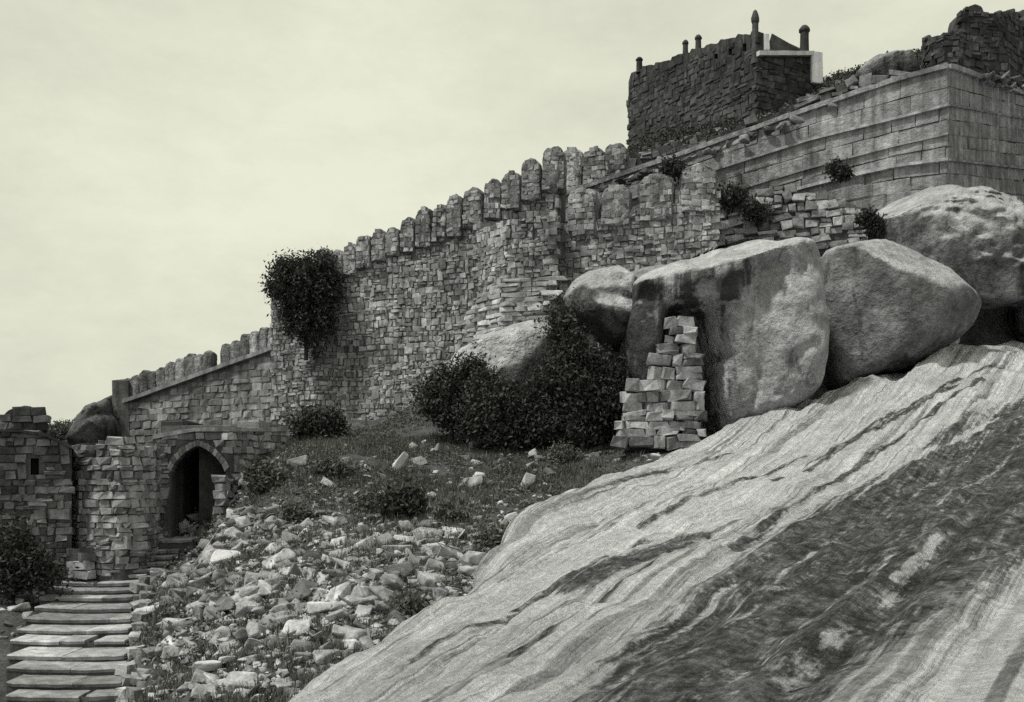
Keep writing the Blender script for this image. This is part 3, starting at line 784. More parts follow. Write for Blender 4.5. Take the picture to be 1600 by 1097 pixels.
pz = Path([(985, 46.6), (1060, 46.0), (1270, 43.7), (1400, 42.3), (1455, 41.7)])
topZ = [(985, 232), (1010, 236), (1040, 222), (1060, 228), (1100, 208), (1130, 204), (1160, 186), (1200, 178), (1230, 160), (1270, 152), (1310, 134), (1340, 126), (1380, 116), (1420, 114), (1455, 108)]
zz_ = [(985, 268), (1060, 242), (1270, 168), (1455, 116)]
rpz = thing('ruined_parapet', 'ragged line of dark tumbled stones along the top of the dressed-block wall', 'parapet', (*base_of(pz)[:2], float(pz.z(pz.L / 2, zz_))))
child('wall_core', core_mesh('wall_core', pz, [(a, b + 6) for a, b in topZ], [(a, b + 14) for a, b in zz_], .9, M['black_stone'], rough=.1), rpz)
masonry(rpz, pz, topZ, zz_, (0.6, 0.34), 'rubble_dark', prot=(-.05, .25), seed=17, wander=.5, dense=.8, split=.2, tj=.2)

# tumbled dry-stone wall between ashlar and boulders
ph = Path([(1118, 41.5), (1240, 40.6), (1365, 39.9)])
topH = [(1118, 300), (1180, 290), (1250, 296), (1300, 300), (1365, 330)]; botH = [(1118, 400), (1250, 400), (1365, 390)]
wh = thing('dry_stone_wall', 'broken dry-stone wall of pale blocks between the ashlar wall and the boulders', 'wall', (*base_of(ph)[:2], float(ph.z(ph.L / 2, botH))))
child('wall_core', core_mesh('wall_core', ph, [(a, b + 6) for a, b in topH], botH, .9, M['mortar'], rough=.05), wh)
masonry(wh, ph, topH, botH, (0.55, 0.32), 'loose', prot=(0.0, 0.22), seed=15, wander=.4, dense=.95, split=.2, tj=.1)

# ------------------------------------------------------------------ gatehouse, left
def arch_hole(path, pxl, pxr, yspring, yapex, ybase):
    S = np.linspace(0, path.L, 600); PX = np.array([path.px(s) for s in S])
    sl, sr = np.interp(pxl, PX, S), np.interp(pxr, PX, S); mid = (sl + sr) / 2; hw = (sr - sl) / 2
    y = path.xy(mid)[1]; zs, za, zb = [(HOR - q) / FPX * y for q in (yspring, yapex, ybase)]
    def f(s):
        t = abs(s - mid) / hw
        if t >= 1: return None
        return (zb - 3.0, zs + (za - zs) * (1 - t ** 1.35) ** .66)
    return f, sl, sr, zs, za, zb
pk = Path([(240, 30.1), (360, 30.4), (446, 32.6)])
topK = [(240, 684), (300, 672), (446, 672)]; botK = [(240, 860), (360, 860), (446, 720)]
hk, sl, sr, zs, za, zb = arch_hole(pk, 267, 352, 738, 696, 838)
gt = thing('gatehouse', 'stone gateway with dark arched opening at the head of the steps', 'gate', (*base_of(pk)[:2], float(zb)))
child('wall_core', core_mesh('wall_core', pk, topK, botK, 1.3, M['mortar'], hole=hk, rough=0.0, step=0.06), gt)
masonry(gt, pk, topK, botK, (0.36, 0.2), 'gate', split=.12, tj=.04, hole=lambda s: (lambda q: (q[0], q[1] + .2) if q else None)(hk(s)), prot=(0.01, 0.07), seed=20, depth=.3)
strip('coping', gt, pk, [(240, 683), (300, 671), (446, 671)], 0.13, 0.12, M['gate'], thick=1.3)
# voussoirs
mid = (sl + sr) / 2; hw = (sr - sl) / 2
nv = 17
for i in range(nv):
    t0, t1 = [-1 + 2 * (i + e) / nv for e in (0.04, 0.96)]
    V = []
    for off in (-.5, .09):
        for t in (t0, t1):
            zz = zs + (za - zs) * max(0, 1 - abs(t) ** 1.35) ** .66
            ln = 0.15 + 0.05 * random.random(); dx = t * .8; dn = math.hypot(dx, 1)
            for k in (0, 1):
                s_ = mid + t * hw + k * ln * dx / dn * 1.0; z_ = zz - 0.01 + k * ln / dn
                x, y = pk.xy(s_); a = pk.ang(mid); V.append((x + math.sin(a) * off, y - math.cos(a) * off, z_))
    Fc = [(4, 6, 7, 5), (0, 1, 3, 2), (0, 4, 5, 1), (2, 3, 7, 6), (1, 5, 7, 3), (0, 2, 6, 4)]
    child('voussoir', mesh_np('voussoir', np.array(V), Fc, M['rubble_dark']), gt)
# passage behind the arch: side walls, roof and half-blocked rear
xg, yg = pk.xy(mid); xg = float(xg); yg = float(yg); hwm = hw + .05
for sx_, nm in ((-1, 'passage_wall'), (1, 'passage_wall')):
    child(nm, box_mesh(nm, (xg + sx_ * (hwm + .35), yg + 3.2, zb + 1.4), (.66, 4.0, 4.2), M['rubble_dark'], 0, .02), gt)
child('passage_roof', box_mesh('passage_roof', (xg, yg + 3.2, za + .42), (hwm * 2 + 1.3, 4.0, .5), M['rubble_dark'], 0, .02), gt)
child('rear_wall', box_mesh('rear_wall', (xg - .2, yg + 5.3, zb + 1.2), (hwm * 2 + 1, .4, 4.2), M['rubble_dark'], 0, .02), gt)

for k in range(8):
    Mx = Matrix.Translation((P(346, 0, 29.75)[0] + .03 * (-1) ** k, 29.75, zb + .1 + .225 * k)) @ Euler((0, .03 * (-1) ** k, .15 * (k % 3 - 1))).to_matrix().to_4x4() @ Matrix.Diagonal((.30 + .05 * (k % 2), .34, .22, 1))
    link('jamb_stone', kit('gate')[k][0], gt, Matrix.Translation(-gt.location) @ Mx)
rgx = np.random.default_rng(8)
for k in range(26):
    q = rgx.uniform(0, 1); zz0 = zb - .1 + (1 - q) * 1.3 * rgx.uniform(.2, 1)
    wv = rgx.uniform(.25, .5)
    Mx = Matrix.Translation((xg + hw * (.9 - q * 1.1), yg + .35 + rgx.uniform(0, 1.3), zz0)) @ Euler((rgx.normal(0, .3), rgx.normal(0, .3), rgx.uniform(0, 6))).to_matrix().to_4x4() @ Matrix.Diagonal((wv, wv * .9, wv * .7, 1))
    link('fallen_stone', kit('loose')[rgx.integers(14)][0], gt, Matrix.Translation(-gt.location) @ Mx)

# flank wall left of the arch
pm = Path([(106, 29.6), (112, 28.9), (128, 28.3), (155, 27.95), (190, 27.9), (218, 28.2), (238, 28.8), (249, 29.9)])
topM = [(100, 700), (118, 690), (134, 688), (136, 711), (150, 713), (153, 692), (166, 688), (182, 684), (214, 686), (217, 706), (229, 706), (232, 690), (250, 692)]; botM = [(100, 905), (180, 895), (250, 878)]
fl = thing('gate_bastion', 'bulging coursed bastion with notched top left of the dark archway', 'wall', (*base_of(pm)[:2], float(pm.z(pm.L / 2, botM))))
child('wall_core', core_mesh('wall_core', pm, [(a, b + 5) for a, b in topM], [(100, 940), (250, 920)], 0.8, M['mortar'], rough=.02, step=.07), fl)
masonry(fl, pm, topM, botM, (0.36, 0.19), 'gate', prot=(0.0, 0.07), seed=22, jit_h=.3, split=.16, tj=.04)
pm2 = Path([(108, 27.8), (125, 27.7), (146, 27.9)])
t2 = [(112, 858), (180, 852), (236, 846)]
fp = thing('stone_ledge', 'low projecting stone ledge at the foot of the flanking wall', 'ledge', (*base_of(pm2)[:2], float(pm2.z(pm2.L / 2, botM))))
child('wall_core', core_mesh('wall_core', pm2, t2, [(112, 930), (240, 905)], 0.8, M['mortar'], rough=.02), fp)
masonry(fp, pm2, t2, [(112, 905), (240, 890)], (0.5, 0.24), 'gate', prot=(0.0, 0.1), seed=23)

# ruined block at the far left
pn = Path([(-90, 26.6), (0, 27.2), (112, 27.9)])
topN = [(-90, 672), (4, 676), (60, 676), (112, 700)]; botN = [(-90, 940), (112, 930)]
S_ = np.linspace(0, pn.L, 300); PXn = np.array([pn.px(s) for s in S_]); ywin = 27.5
def hn(s):
    p_ = float(np.interp(s, S_, PXn))
    return ((HOR - 742) / FPX * ywin, (HOR - 716) / FPX * ywin) if 48 < p_ < 61 else None
ru = thing('ruined_wall', 'dark ruined block with narrow window slit at far left beside the steps', 'ruin', (*base_of(pn)[:2], float(pn.z(pn.L / 2, botN))))
child('wall_core', core_mesh('wall_core', pn, topN, [(-90, 980), (112, 980)], 1.2, M['mortar'], hole=hn, rough=.02, step=.05), ru)
masonry(ru, pn, topN, botN, (0.34, 0.21), 'rubble_dark', hole=hn, prot=(0.0, 0.07), seed=25, split=.2, tj=.05)
child('slit_back', box_mesh('slit_back', P(54, 728, 29.0), (.9, .2, 1.2), M['black_stone']), ru)
strip('coping', ru, pn, [(-90, 668), (60, 675), (112, 699)], 0.07, 0.1, M['rubble_dark'], thick=1.2)
pn2 = Path([(2, 28.0), (74, 28.4)])
t3 = [(2, 652), (14, 640), (40, 634), (62, 640), (70, 664), (74, 672)]
tu = thing('turret_stump', 'broken turret stump on top of the ruined block at far left', 'turret', (*base_of(pn2)[:2], float(pn2.z(.5, [(0, 676), (80, 676)]))))
child('wall_core', core_mesh('wall_core', pn2, t3, [(0, 690), (80, 690)], 1.0, M['mortar'], rough=.02, step=.08), tu)
masonry(tu, pn2, [(a, b - 2) for a, b in t3], [(0, 682), (80, 682)], (0.38, 0.2), 'rubble_dark', prot=(0.02, .1), seed=26)

# ------------------------------------------------------------------ steps
st = thing('stone_steps', 'long flight of worn stone steps climbing to the arched gate', 'steps', (float(cxs[9]), float(cys[9]), float(czs[9])))
for i, xl, xr, D, z in STEPS:
    rg = np.random.default_rng(3000 + i)
    x0 = (xl - 800) / 1600 * D; x1 = (xr - 800) / 1600 * D
    Dn = STEPS[i + 1][3] if i + 1 < len(STEPS) else D + 1.4
    dep = (Dn - D) + .25
    th = .095 + .02 * rg.random()
    cuts = [0.0] + sorted(rg.uniform(.15, .85, int(rg.integers(1, 4)))) + [1.0]; s_ = None
    for c0, c1 in zip(cuts[:-1], cuts[1:]):
        if c1 - c0 < .08: continue
        nseg = max(3, int((c1 - c0) * 14)); V = []; Fc = []; dz = rg.normal(0, .008); dy = rg.normal(0, .012); sl_ = rg.normal(0, .01)
        for k in range(nseg + 1):
            t = c0 + (c1 - c0) * k / nseg; e = .006 if k == 0 else (-.006 if k == nseg else 0); chip = .03 if k in (0, nseg) else 0
            x = x0 + (x1 - x0) * t + e; wv = dy + sl_ * (k / nseg - .5) + rg.normal(0, .008) + chip * rg.random(); zz = z + dz + rg.normal(0, .004) - .03 * math.sin(t * math.pi)
            for yy, zq in ((D + .03 + wv, zz - th), (D + wv, zz - .03), (D + .035 + wv, zz - chip * .3), (D + dep, zz + .005), (D + dep, zz - th)):
                V.append((x, yy, zq))
        for k in range(nseg):
            for q in range(5):
                Fc.append((5 * k + q, 5 * (k + 1) + q, 5 * (k + 1) + (q + 1) % 5, 5 * k + (q + 1) % 5))
        Fc += [(4, 3, 2, 1, 0), tuple(5 * nseg + q for q in range(5))]
        s_ = child('step', mesh_np('step', np.array(V), Fc, M['step']), st)
    # recessed riser under the tread
    R = mesh_np('riser', np.array([(x0, D + .06, z - .4), (x1, D + .06, z - .4), (x1, D + .06, z - .06), (x0, D + .06, z - .06),
                                   (x0, D + .3, z - .4), (x1, D + .3, z - .4), (x1, D + .3, z - .06), (x0, D + .3, z - .06)]),
                [(0, 1, 2, 3), (0, 3, 7, 4), (1, 5, 6, 2), (4, 7, 6, 5)], M['mortar'])
    link('riser', R, s_)
K = kit('loose')
for i, xl, xr, D, z in STEPS[:13]:
    rg = np.random.default_rng(4000 + i)
    for kk in range(2):
        x = (xr + 9 + rg.uniform(-3, 6) + 11 * kk - 800) / 1600 * D
        Mx = Matrix.Translation((x, D + rg.uniform(.0, .3), z - .02 + rg.uniform(-.05, .05))) @ Euler((rg.normal(0, .1), rg.normal(0, .1), rg.normal(0, .3))).to_matrix().to_4x4() @ Matrix.Diagonal((rg.uniform(.2, .34), rg.uniform(.3, .45), rg.uniform(.18, .28), 1))
        link('kerb_stone', K[rg.integers(len(K))][0], st, Matrix.Translation(-st.location) @ Mx)

# ------------------------------------------------------------------ summit building
bD = 60.0
pq = Path([(982, 70), (1182, 60.0)]); pr_ = Path([(1182, 60.0), (1268, 62.0)])
bb = thing('summit_building', 'dark hilltop building with pinnacles and a white cornice against the sky', 'building', P(1130, 200, 62))
btop = [(982, 128), (986, 114), (1002, 110), (1004, 104), (1022, 102), (1024, 97), (1048, 94), (1050, 88), (1078, 82), (1080, 76), (1100, 75), (1104, 70), (1122, 68), (1126, 62), (1150, 60), (1152, 54), (1172, 54), (1174, 48), (1182, 48)]; bbot = [(970, 262), (1182, 225)]
Sq = np.linspace(0, pq.L, 300); PXq = np.array([pq.px(s) for s in Sq])
def hq(s):
    p_ = float(np.interp(s, Sq, PXq)); yy = float(pq.xy(s)[1])
    for c, yt, yb, hw_ in ((1119, 84, 92, 2.6), (1141, 76, 86, 3.0), (1163, 68, 80, 3.0)):
        if abs(p_ - c) < hw_: return ((HOR - yb) / FPX * yy, (HOR - yt) / FPX * yy)
bw1 = child('wall', core_mesh('wall', pq, btop, bbot, .6, M['black_stone'], hole=hq, rough=.05, step=.1), bb)
masonry(bb, pq, [(970, 128), (992, 113), (1176, 60), (1182, 58)], bbot, (0.5, 0.34), 'black_rubble', hole=hq, prot=(-.02, .06), seed=31, split=.2, tj=.05)
bw2 = child('wall', core_mesh('wall', pr_, [(1182, 88), (1268, 88)], [(1182, 225), (1268, 190)], .6, M['black_stone'], rough=0), bb)
masonry(bb, pr_, [(1182, 92), (1268, 92)], [(1182, 215), (1268, 175)], (0.5, 0.34), 'black_rubble', prot=(-.02, .06), seed=32, split=.2, tj=.05)
strip('cornice', bb, pr_, [(1182, 85), (1268, 85)], 0.26, 0.25, M['white_plaster'])
child('pilaster', box_mesh('pilaster', P(1272, 109, 62.2), (.75, .8, 1.95), M['white_plaster'], .2, .015), bb)
child('wall_stub', box_mesh('wall_stub', P(1194, 68, 61.2), (.5, .5, 1.0), M['white_plaster'], 0, .015), bb)
# low gable roof behind the white cornice
V = [P(1196, 84, 61), P(1262, 84, 63), P(1206, 52, 61.6), P(1204, 84, 68), P(1270, 84, 70), P(1212, 58, 68.5)]
child('roof', mesh_np('roof', np.array(V), [(0, 1, 2), (3, 5, 4), (0, 2, 5, 3), (1, 4, 5, 2), (0, 3, 4, 1)], M['black_stone']), bb)
def pinnacle(px, y0, y1, wpx, D, sd):
    rg = np.random.default_rng(sd); r = wpx / 2 / FPX * D; x, _, z0 = P(px, y1, D); z1 = P(px, y0, D)[2]; n = 10
    prof = [(1.15, 0), (1.0, .12), (.92, .6), (.9, .74), (1.15, .78), (1.15, .84), (.95, .9), (.55, .97), (0.05, 1.0)]
    V = [(x + r * a * math.cos(2 * math.pi * k / n) * rg.uniform(.95, 1.05), D + r * a * math.sin(2 * math.pi * k / n), z0 + (z1 - z0) * b) for a, b in prof for k in range(n)]
    Fc = [(i * n + k, i * n + (k + 1) % n, (i + 1) * n + (k + 1) % n, (i + 1) * n + k) for i in range(len(prof) - 1) for k in range(n)] + [tuple(range(n))[::-1], tuple((len(prof) - 1) * n + k for k in range(n))]
    return mesh_np('pinnacle', np.array(V), Fc, M['black_stone'], False)
for a in ((999, 89, 114, 10, 69), (1071, 62, 92, 9, 65.5), (1091, 54, 86, 10, 64.5), (1180, 15, 100, 11, 60.2), (1257, 39, 86, 15, 62)):
    link('pinnacle', pinnacle(*a, sd=int(a[0])), bw1 if a[0] < 1200 else bw2)
# side body behind the long wall so it has depth
child('rear_block', box_mesh('rear_block', (P(1140, 150, 68)[0], 69.5, P(1140, 150, 68)[2] - .8), (10.5, 6, 4.2), M['black_stone'], -.5, .05), bb)

# ------------------------------------------------------------------ boulders
def boulder(name, label, outline, D, thick, mat, p=2.6, dents=(), seed=0, lean=0.0, rough=0.16, cat='boulder', sub=5, top_tilt=0.0, yoff=0.0, shape=None, planes=9):
    o = np.array([(P(x, y, D)[0], P(x, y, D)[2]) for x, y in outline]); c = o.mean(0)
    th = np.arctan2(o[:, 1] - c[1], o[:, 0] - c[0]); rr = np.hypot(o[:, 0] - c[0], o[:, 1] - c[1]); q = np.argsort(th); th = th[q]; rr = rr[q]
    th = np.concatenate([th - 2 * math.pi, th, th + 2 * math.pi]); rr = np.tile(rr, 3)
    bm = bmesh.new(); bmesh.ops.create_icosphere(bm, subdivisions=sub, radius=1)
    v = np.array([x.co[:] for x in bm.verts]); f = np.array([[x.index for x in g.verts] for g in bm.faces]); bm.free()
    rho = np.clip(np.hypot(v[:, 0], v[:, 2]), 0, 1); t = np.arctan2(v[:, 2], v[:, 0])
    R = np.interp(t, th, rr); R = (R + np.interp(t + .05, th, rr) + np.interp(t - .05, th, rr)) / 3
    a = np.abs(v[:, 1]); ang = np.arctan2(rho, a)            # 0 at the poles
    rp = np.sin(ang) ** (2 / p); yp = np.cos(ang) ** (2 / p)
    X = c[0] + R * rp * np.cos(t); Z = c[1] + R * rp * np.sin(t); Y = D + yoff + np.sign(v[:, 1]) * thick * yp
    Y = Y + lean * (Z - c[1]) + top_tilt * np.maximum(0, Z - c[1])
    for (px, py, rad, dep) in dents:
        dx, _, dz = P(px, py, D); rw = rad / FPX * D
        e = np.exp(-(((X - dx) ** 2 + (Z - dz) ** 2) / rw ** 2) ** 1.5)
        Y = Y + np.where(v[:, 1] < 0, dep * e, 0)
    if shape: Y = shape(X, Y, Z, v)
    n1 = fbm(X * .55 + seed * 9.7, (Z + Y * .6) * .55 + seed * 3.1, 60 + seed, 5, .52)
    n2 = fbm(X * .5 + 31 + seed * 9.7, Y * .5 + Z * .3, 160 + seed, 4, .5)
    k = rough * 2.2
    X = X + k * n2 * np.cos(t) * rp; Z = Z + k * n2 * np.sin(t) * rp; Y = Y + np.sign(v[:, 1]) * k * (n1 * 1.6 + .9 * np.abs(fbm(X * 1.1 + 5, Z * .9 + seed, 700 + seed, 4, .6)) + .25 * fbm(X * 4, Z * 4, 720 + seed, 3, .6))
    V = np.stack([X, Y, Z], -1); ctr = V.mean(0); rg = np.random.default_rng(800 + seed)
    for _ in range(planes):
        nv_ = rg.normal(0, 1, 3) * np.array((1, 1, .8)); nv_[1] = -abs(nv_[1]); nv_ /= np.linalg.norm(nv_); q = (V - ctr) @ nv_; lim = q.max() * rg.uniform(.80, .94)
        V = V - nv_ * (np.maximum(0, q - lim) * rg.uniform(.6, .95))[:, None]
    me = mesh_np(name, V, f, mat, True)
    return tag(link(name, me), label, cat)

# right-hand group
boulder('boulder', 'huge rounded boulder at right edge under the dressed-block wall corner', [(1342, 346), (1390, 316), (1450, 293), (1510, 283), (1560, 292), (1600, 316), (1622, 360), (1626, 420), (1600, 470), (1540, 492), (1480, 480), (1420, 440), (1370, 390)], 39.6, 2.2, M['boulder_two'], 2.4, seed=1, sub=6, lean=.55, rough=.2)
boulder('boulder', 'broad rounded boulder right of the black crevice, resting on the sheet rock', [(1268, 430), (1290, 392), (1330, 372), (1380, 375), (1440, 400), (1500, 440), (1526, 480), (1500, 525), (1440, 560), (1360, 590), (1290, 612), (1268, 560), (1264, 490)], 37.0, 2.7, M['boulder'], 2.5, seed=2, dents=[(1310, 520, 45, .7)], lean=.12)
def cap_shape(X, Y, Z, v):
    px = 800 + FPX * X / 34.6; py = HOR - FPX * Z / 34.6
    edge = np.interp(px, [985, 1010, 1110, 1180, 1250], [452, 448, 432, 410, 392])
    up = np.maximum(0, (edge - py)) / FPX * 34.6                       # above the brow the top falls back
    Y = Y + np.where(v[:, 1] < 0, up * 2.1, 0)
    under = np.clip((py - edge) / 22, 0, 1) * np.clip((1240 - px) / 60, 0, 1)
    Y = Y + np.where(v[:, 1] < 0, .6 * under, 0)                      # undercut below the brow
    g_ = np.exp(-(np.abs((px - 1070) / 37)) ** 4) * np.clip((py - 478) / 26, 0, 1)
    Y = Y + np.where(v[:, 1] < 0, 3.0 * g_, 0)                         # the hollow the pier stands in
    c_ = np.exp(-((px - 1112 - (py - 560) * .05) / 9) ** 2) * np.clip((py - 480) / 40, 0, 1)
    Y = Y + np.where(v[:, 1] < 0, .5 * c_, 0)
    s_ = np.exp(-((px - 1165 - 10 * np.sin(py / 40)) / 7) ** 2) * np.clip((py - 520) / 30, 0, 1)
    return Y + np.where(v[:, 1] < 0, .22 * s_, 0)
boulder('boulder', 'massive boulder with bright sloping top and dark hollow holding the stone pier', [(982, 470), (990, 440), (1030, 418), (1080, 400), (1150, 384), (1215, 376), (1245, 384), (1262, 420), (1272, 480), (1275, 560), (1258, 618), (1215, 650), (1150, 676), (1100, 690), (1030, 690), (985, 660), (972, 600), (974, 530)], 34.8, 2.3, M['boulder_cap'], 5.0, seed=3, sub=6, rough=.14, shape=cap_shape, planes=4)
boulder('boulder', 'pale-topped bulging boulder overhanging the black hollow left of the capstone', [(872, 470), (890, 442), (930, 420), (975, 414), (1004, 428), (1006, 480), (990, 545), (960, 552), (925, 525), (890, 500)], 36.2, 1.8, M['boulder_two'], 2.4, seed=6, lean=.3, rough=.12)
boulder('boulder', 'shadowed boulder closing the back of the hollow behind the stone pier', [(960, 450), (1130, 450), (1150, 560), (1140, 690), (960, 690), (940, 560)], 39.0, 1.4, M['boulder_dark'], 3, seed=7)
boulder('boulder', 'low pale boulder half hidden by bushes under the bastion', [(690, 600), (700, 565), (740, 530), (790, 508), (845, 505), (872, 520), (870, 560), (840, 610), (760, 640)], 38.6, 1.2, M['boulder_pale'], 2.4, seed=8)
boulder('boulder', 'buried boulder filling the gap below the outer rounded-merlon wall', [(870, 560), (880, 470), (1000, 440), (1150, 430), (1270, 420), (1290, 560), (1200, 650), (900, 660)], 41.5, 2.4, M['boulder_dark'], 3, seed=9)
boulder('boulder', 'large boulder rising out of the frame at the right edge', [(1585, 470), (1620, 430), (1690, 410), (1760, 440), (1800, 540), (1650, 556), (1592, 530)], 40.5, 1.8, M['boulder_dark'], 2.6, seed=10)
boulder('loose_boulder', 'small pale loose boulder lying on the rock under the right-hand boulders', [(1462, 538), (1470, 526), (1488, 520), (1502, 524), (1500, 534), (1480, 542)], 37.2, .35, M['boulder_pale'], 2.4, seed=11, rough=.04, sub=4)
boulder('rock_outcrop', 'jagged dark outcrop on the skyline left of the low curtain wall', [(112, 700), (118, 680), (134, 664), (142, 642), (154, 624), (170, 618), (182, 644), (190, 690), (150, 712)], 50.5, 1.6, M['crag'], 2.6, seed=12, rough=.3, cat='rock')
boulder('rock_outcrop', 'low dark outcrop on the skyline between the summit building and right-hand tower', [(1330, 130), (1350, 108), (1375, 96), (1400, 95), (1425, 104), (1445, 118), (1440, 140), (1350, 145)], 52, 1.4, M['boulder_dark'], 2.6, seed=13, rough=.2, cat='rock')

# ------------------------------------------------------------------ upper right tower
tw = thing('watch_tower', 'black tower with bulging turret and two tall merlons at top right', 'tower', P(1540, 140, 46))
def lathe(name, px, D, prof, mat, n=20, sd=1, rough=.05):
    rg = np.random.default_rng(sd); x = P(px, 0, D)[0]
    V = [(x + r / FPX * D * math.cos(2 * math.pi * k / n) + rg.normal(0, rough), D + r / FPX * D * math.sin(2 * math.pi * k / n) + rg.normal(0, rough), (HOR - y) / FPX * D + rg.normal(0, rough * .5)) for r, y in prof for k in range(n)]
    Fc = [(i * n + k, i * n + (k + 1) % n, (i + 1) * n + (k + 1) % n, (i + 1) * n + k) for i in range(len(prof) - 1) for k in range(n)] + [tuple(range(n))[::-1], tuple((len(prof) - 1) * n + k for k in range(n))]
    return mesh_np(name, np.array(V), Fc, mat)
pt_ = Path([(1486, 47.6), (1510, 46.7), (1570, 47.2), (1640, 51), (1700, 54.5)])
ttop = [(1486, 66), (1510, 62), (1570, 58), (1700, 58)]
child('tower_body', core_mesh('tower_body', pt_, ttop, [(1486, 200), (1700, 260)], 2.4, M['black_stone'], rough=.03), tw)
masonry(tw, pt_, ttop, [(1486, 170), (1700, 235)], (0.6, .36), 'black_rubble', prot=(0, .08), seed=41, split=.15, tj=.04)
pu = Path([(1446, 46.6), (1443, 45.6), (1452, 44.7), (1472, 44.2), (1495, 44.2), (1514, 44.8)])
utop = [(1440, 66), (1450, 62), (1470, 56), (1492, 50), (1520, 46)]; ubot = [(1440, 150), (1520, 150)]
tur = child('turret', core_mesh('turret', pu, utop, ubot, .9, M['black_stone'], rough=.05), tw)
masonry(tw, pu, utop, [(1440, 104), (1520, 110)], (.42, .26), 'black_rubble', prot=(-.02, .1), seed=43, split=.15, tj=.06)
link('knob', lathe('knob', 1450, 44.9, [(7, 74), (6, 66), (7, 62), (6, 58), (2, 55)], M['black_stone'], 10, 4, .03), tur)
pv = Path([(1503, 46.8), (1560, 47.0), (1640, 51), (1700, 54.5)])
vtop = [(1503, 40), (1506, 16), (1514, 8), (1524, 5), (1534, 9), (1539, 22), (1543, 32), (1548, 30), (1556, 22), (1566, 18), (1590, 16), (1594, 30), (1602, 30), (1606, 12), (1640, 8), (1700, 12)]
child('battlement', core_mesh('battlement', pv, [(a_, b_ + 2) for a_, b_ in vtop], [(1503, 80), (1700, 90)], 1.3, M['black_stone'], rough=.03, step=.07), tw)
masonry(tw, pv, vtop, [(1503, 72), (1700, 72)], (.42, .26), 'black_rubble', prot=(-.03, .06), seed=44, split=.2, tj=.06)

# ------------------------------------------------------------------ stone pier under the boulders
pp = thing('stone_pier', 'pale dry-stone pier stepping up into the dark gap between boulders', 'pier', P(1040, 692, 33))
ppc = Path([(1046, 33.35), (1090, 33.35)])
child('pier_core', core_mesh('pier_core', Path([(976, 33.4), (1098, 33.4)]), [(976, 640), (1008, 632), (1012, 604), (1036, 600), (1044, 545), (1050, 516), (1084, 516), (1098, 560)], [(976, 705), (1098, 705)], .7, M['mortar'], rough=.02, step=.06), pp)
rg = np.random.default_rng(77); Kp = kit('rubble_pale'); Kq = kit('gate')
y = 700.0; D = 32.9
while y > 508:
    h = rg.uniform(11, 21)
    xl = np.interp(y, [505, 540, 560, 600, 612, 660, 700], [1046, 1040, 1022, 1014, 980, 972, 958]) + rg.uniform(-7, 7); xr = np.interp(y, [505, 530, 600, 700], [1086, 1089, 1096, 1102]) + rg.uniform(-4, 3)
    x = xl
    while x < xr - 6:
        wv = min(rg.uniform(13, 42), xr - x + 3)
        for hs in ([(0, h)] if rg.uniform() > .25 or h < 15 else [(0, h * .5), (h * .5, h * .5)]):
            Mx = Matrix.Translation((P(x + wv / 2, 0, D)[0], D + .3 + rg.uniform(-.08, .08) - (y - 600) * .002, P(0, y - hs[0] - hs[1] / 2, D)[2])) @ Euler((rg.normal(0, .08), rg.normal(0, .09), rg.normal(0, .2))).to_matrix().to_4x4() @ Matrix.Diagonal((wv * rg.uniform(.96, 1.04) / FPX * D, rg.uniform(.4, .6), hs[1] * rg.uniform(.98, 1.08) / FPX * D, 1))
            Ks = Kp if rg.uniform() < np.interp(y, [520, 600, 640, 690], [.9, .55, .25, .1]) else Kq
            link('stone', Ks[rg.integers(len(Ks))][0], pp, Matrix.Translation(-pp.location) @ Mx)
        x += wv
    y -= h

# ------------------------------------------------------------------ loose stones
def hull_variants(mat, n=16, seed=5):
    rg = np.random.default_rng(seed); out = []
    for k in range(n):
        bm = bmesh.new()
        pts = rg.uniform(-.5, .5, (13, 3)); pts = np.sign(pts) * np.abs(pts * 2) ** .55 / 2
        pts *= np.array([1, rg.uniform(.6, .9), rg.uniform(.45, .75)])
        for q in pts: bm.verts.new(q)
        r = bmesh.ops.convex_hull(bm, input=bm.verts)
        bmesh.ops.delete(bm, geom=[e for e in r['geom_interior'] if isinstance(e, bmesh.types.BMVert)], context='VERTS')
        bmesh.ops.bevel(bm, geom=bm.edges[:], offset=.035, segments=1, affect='EDGES')
        bmesh.ops.triangulate(bm, faces=bm.faces[:])
        me = bpy.data.meshes.new('loose_stone'); bm.to_mesh(me); bm.free(); me.materials.append(mat)
        v = np.array([x.co[:] for x in me.vertices]); f = np.array([p.vertices[:] for p in me.polygons])
        out.append((me, v, f))
    return out
HV = hull_variants(M['loose'])

def in_stairs(X, Y):
    if not 18 < Y < 30.5: return False
    c = float(np.interp(Y, cys[o_], cxs[o_])); h = float(np.interp(Y, cys[o_], hws[o_])); return abs(X - c) < h + .12
rg = np.random.default_rng(2024)
cand = []
def scatter(n, xr, yr, smin, smax, powr, where, reg):
    k = 0; tries = 0
    while k < n and tries < n * 12:
        tries += 1
        px = rg.uniform(*xr); py = rg.uniform(*yr)
        if rg.uniform() > where(px, py): continue
        h = hit(px, py)
        if h is None or in_stairs(h[0], h[1]): continue
        if float(sdf(np.array([h[0]]), np.array([h[1]]), poly)[0]) > -.25: continue
        s = smin + (smax - smin) * rg.uniform() ** powr
        cand.append((h, s, reg)); k += 1
def dens(px, py):
    d = math.exp(-(((px - 520) / 260) ** 2 + ((py - 870) / 95) ** 2)) + .55 * math.exp(-(((px - 330) / 130) ** 2 + ((py - 910) / 90) ** 2)) + .28
    return min(1, d) * (1 if py > 800 else .45)
scatter(1700, (205, 860), (690, 1090), .12, .70, 3.0, dens, 'slope')
scatter(120, (270, 450), (800, 960), .25, .75, 1.8, lambda a, b: 1, 'gate')
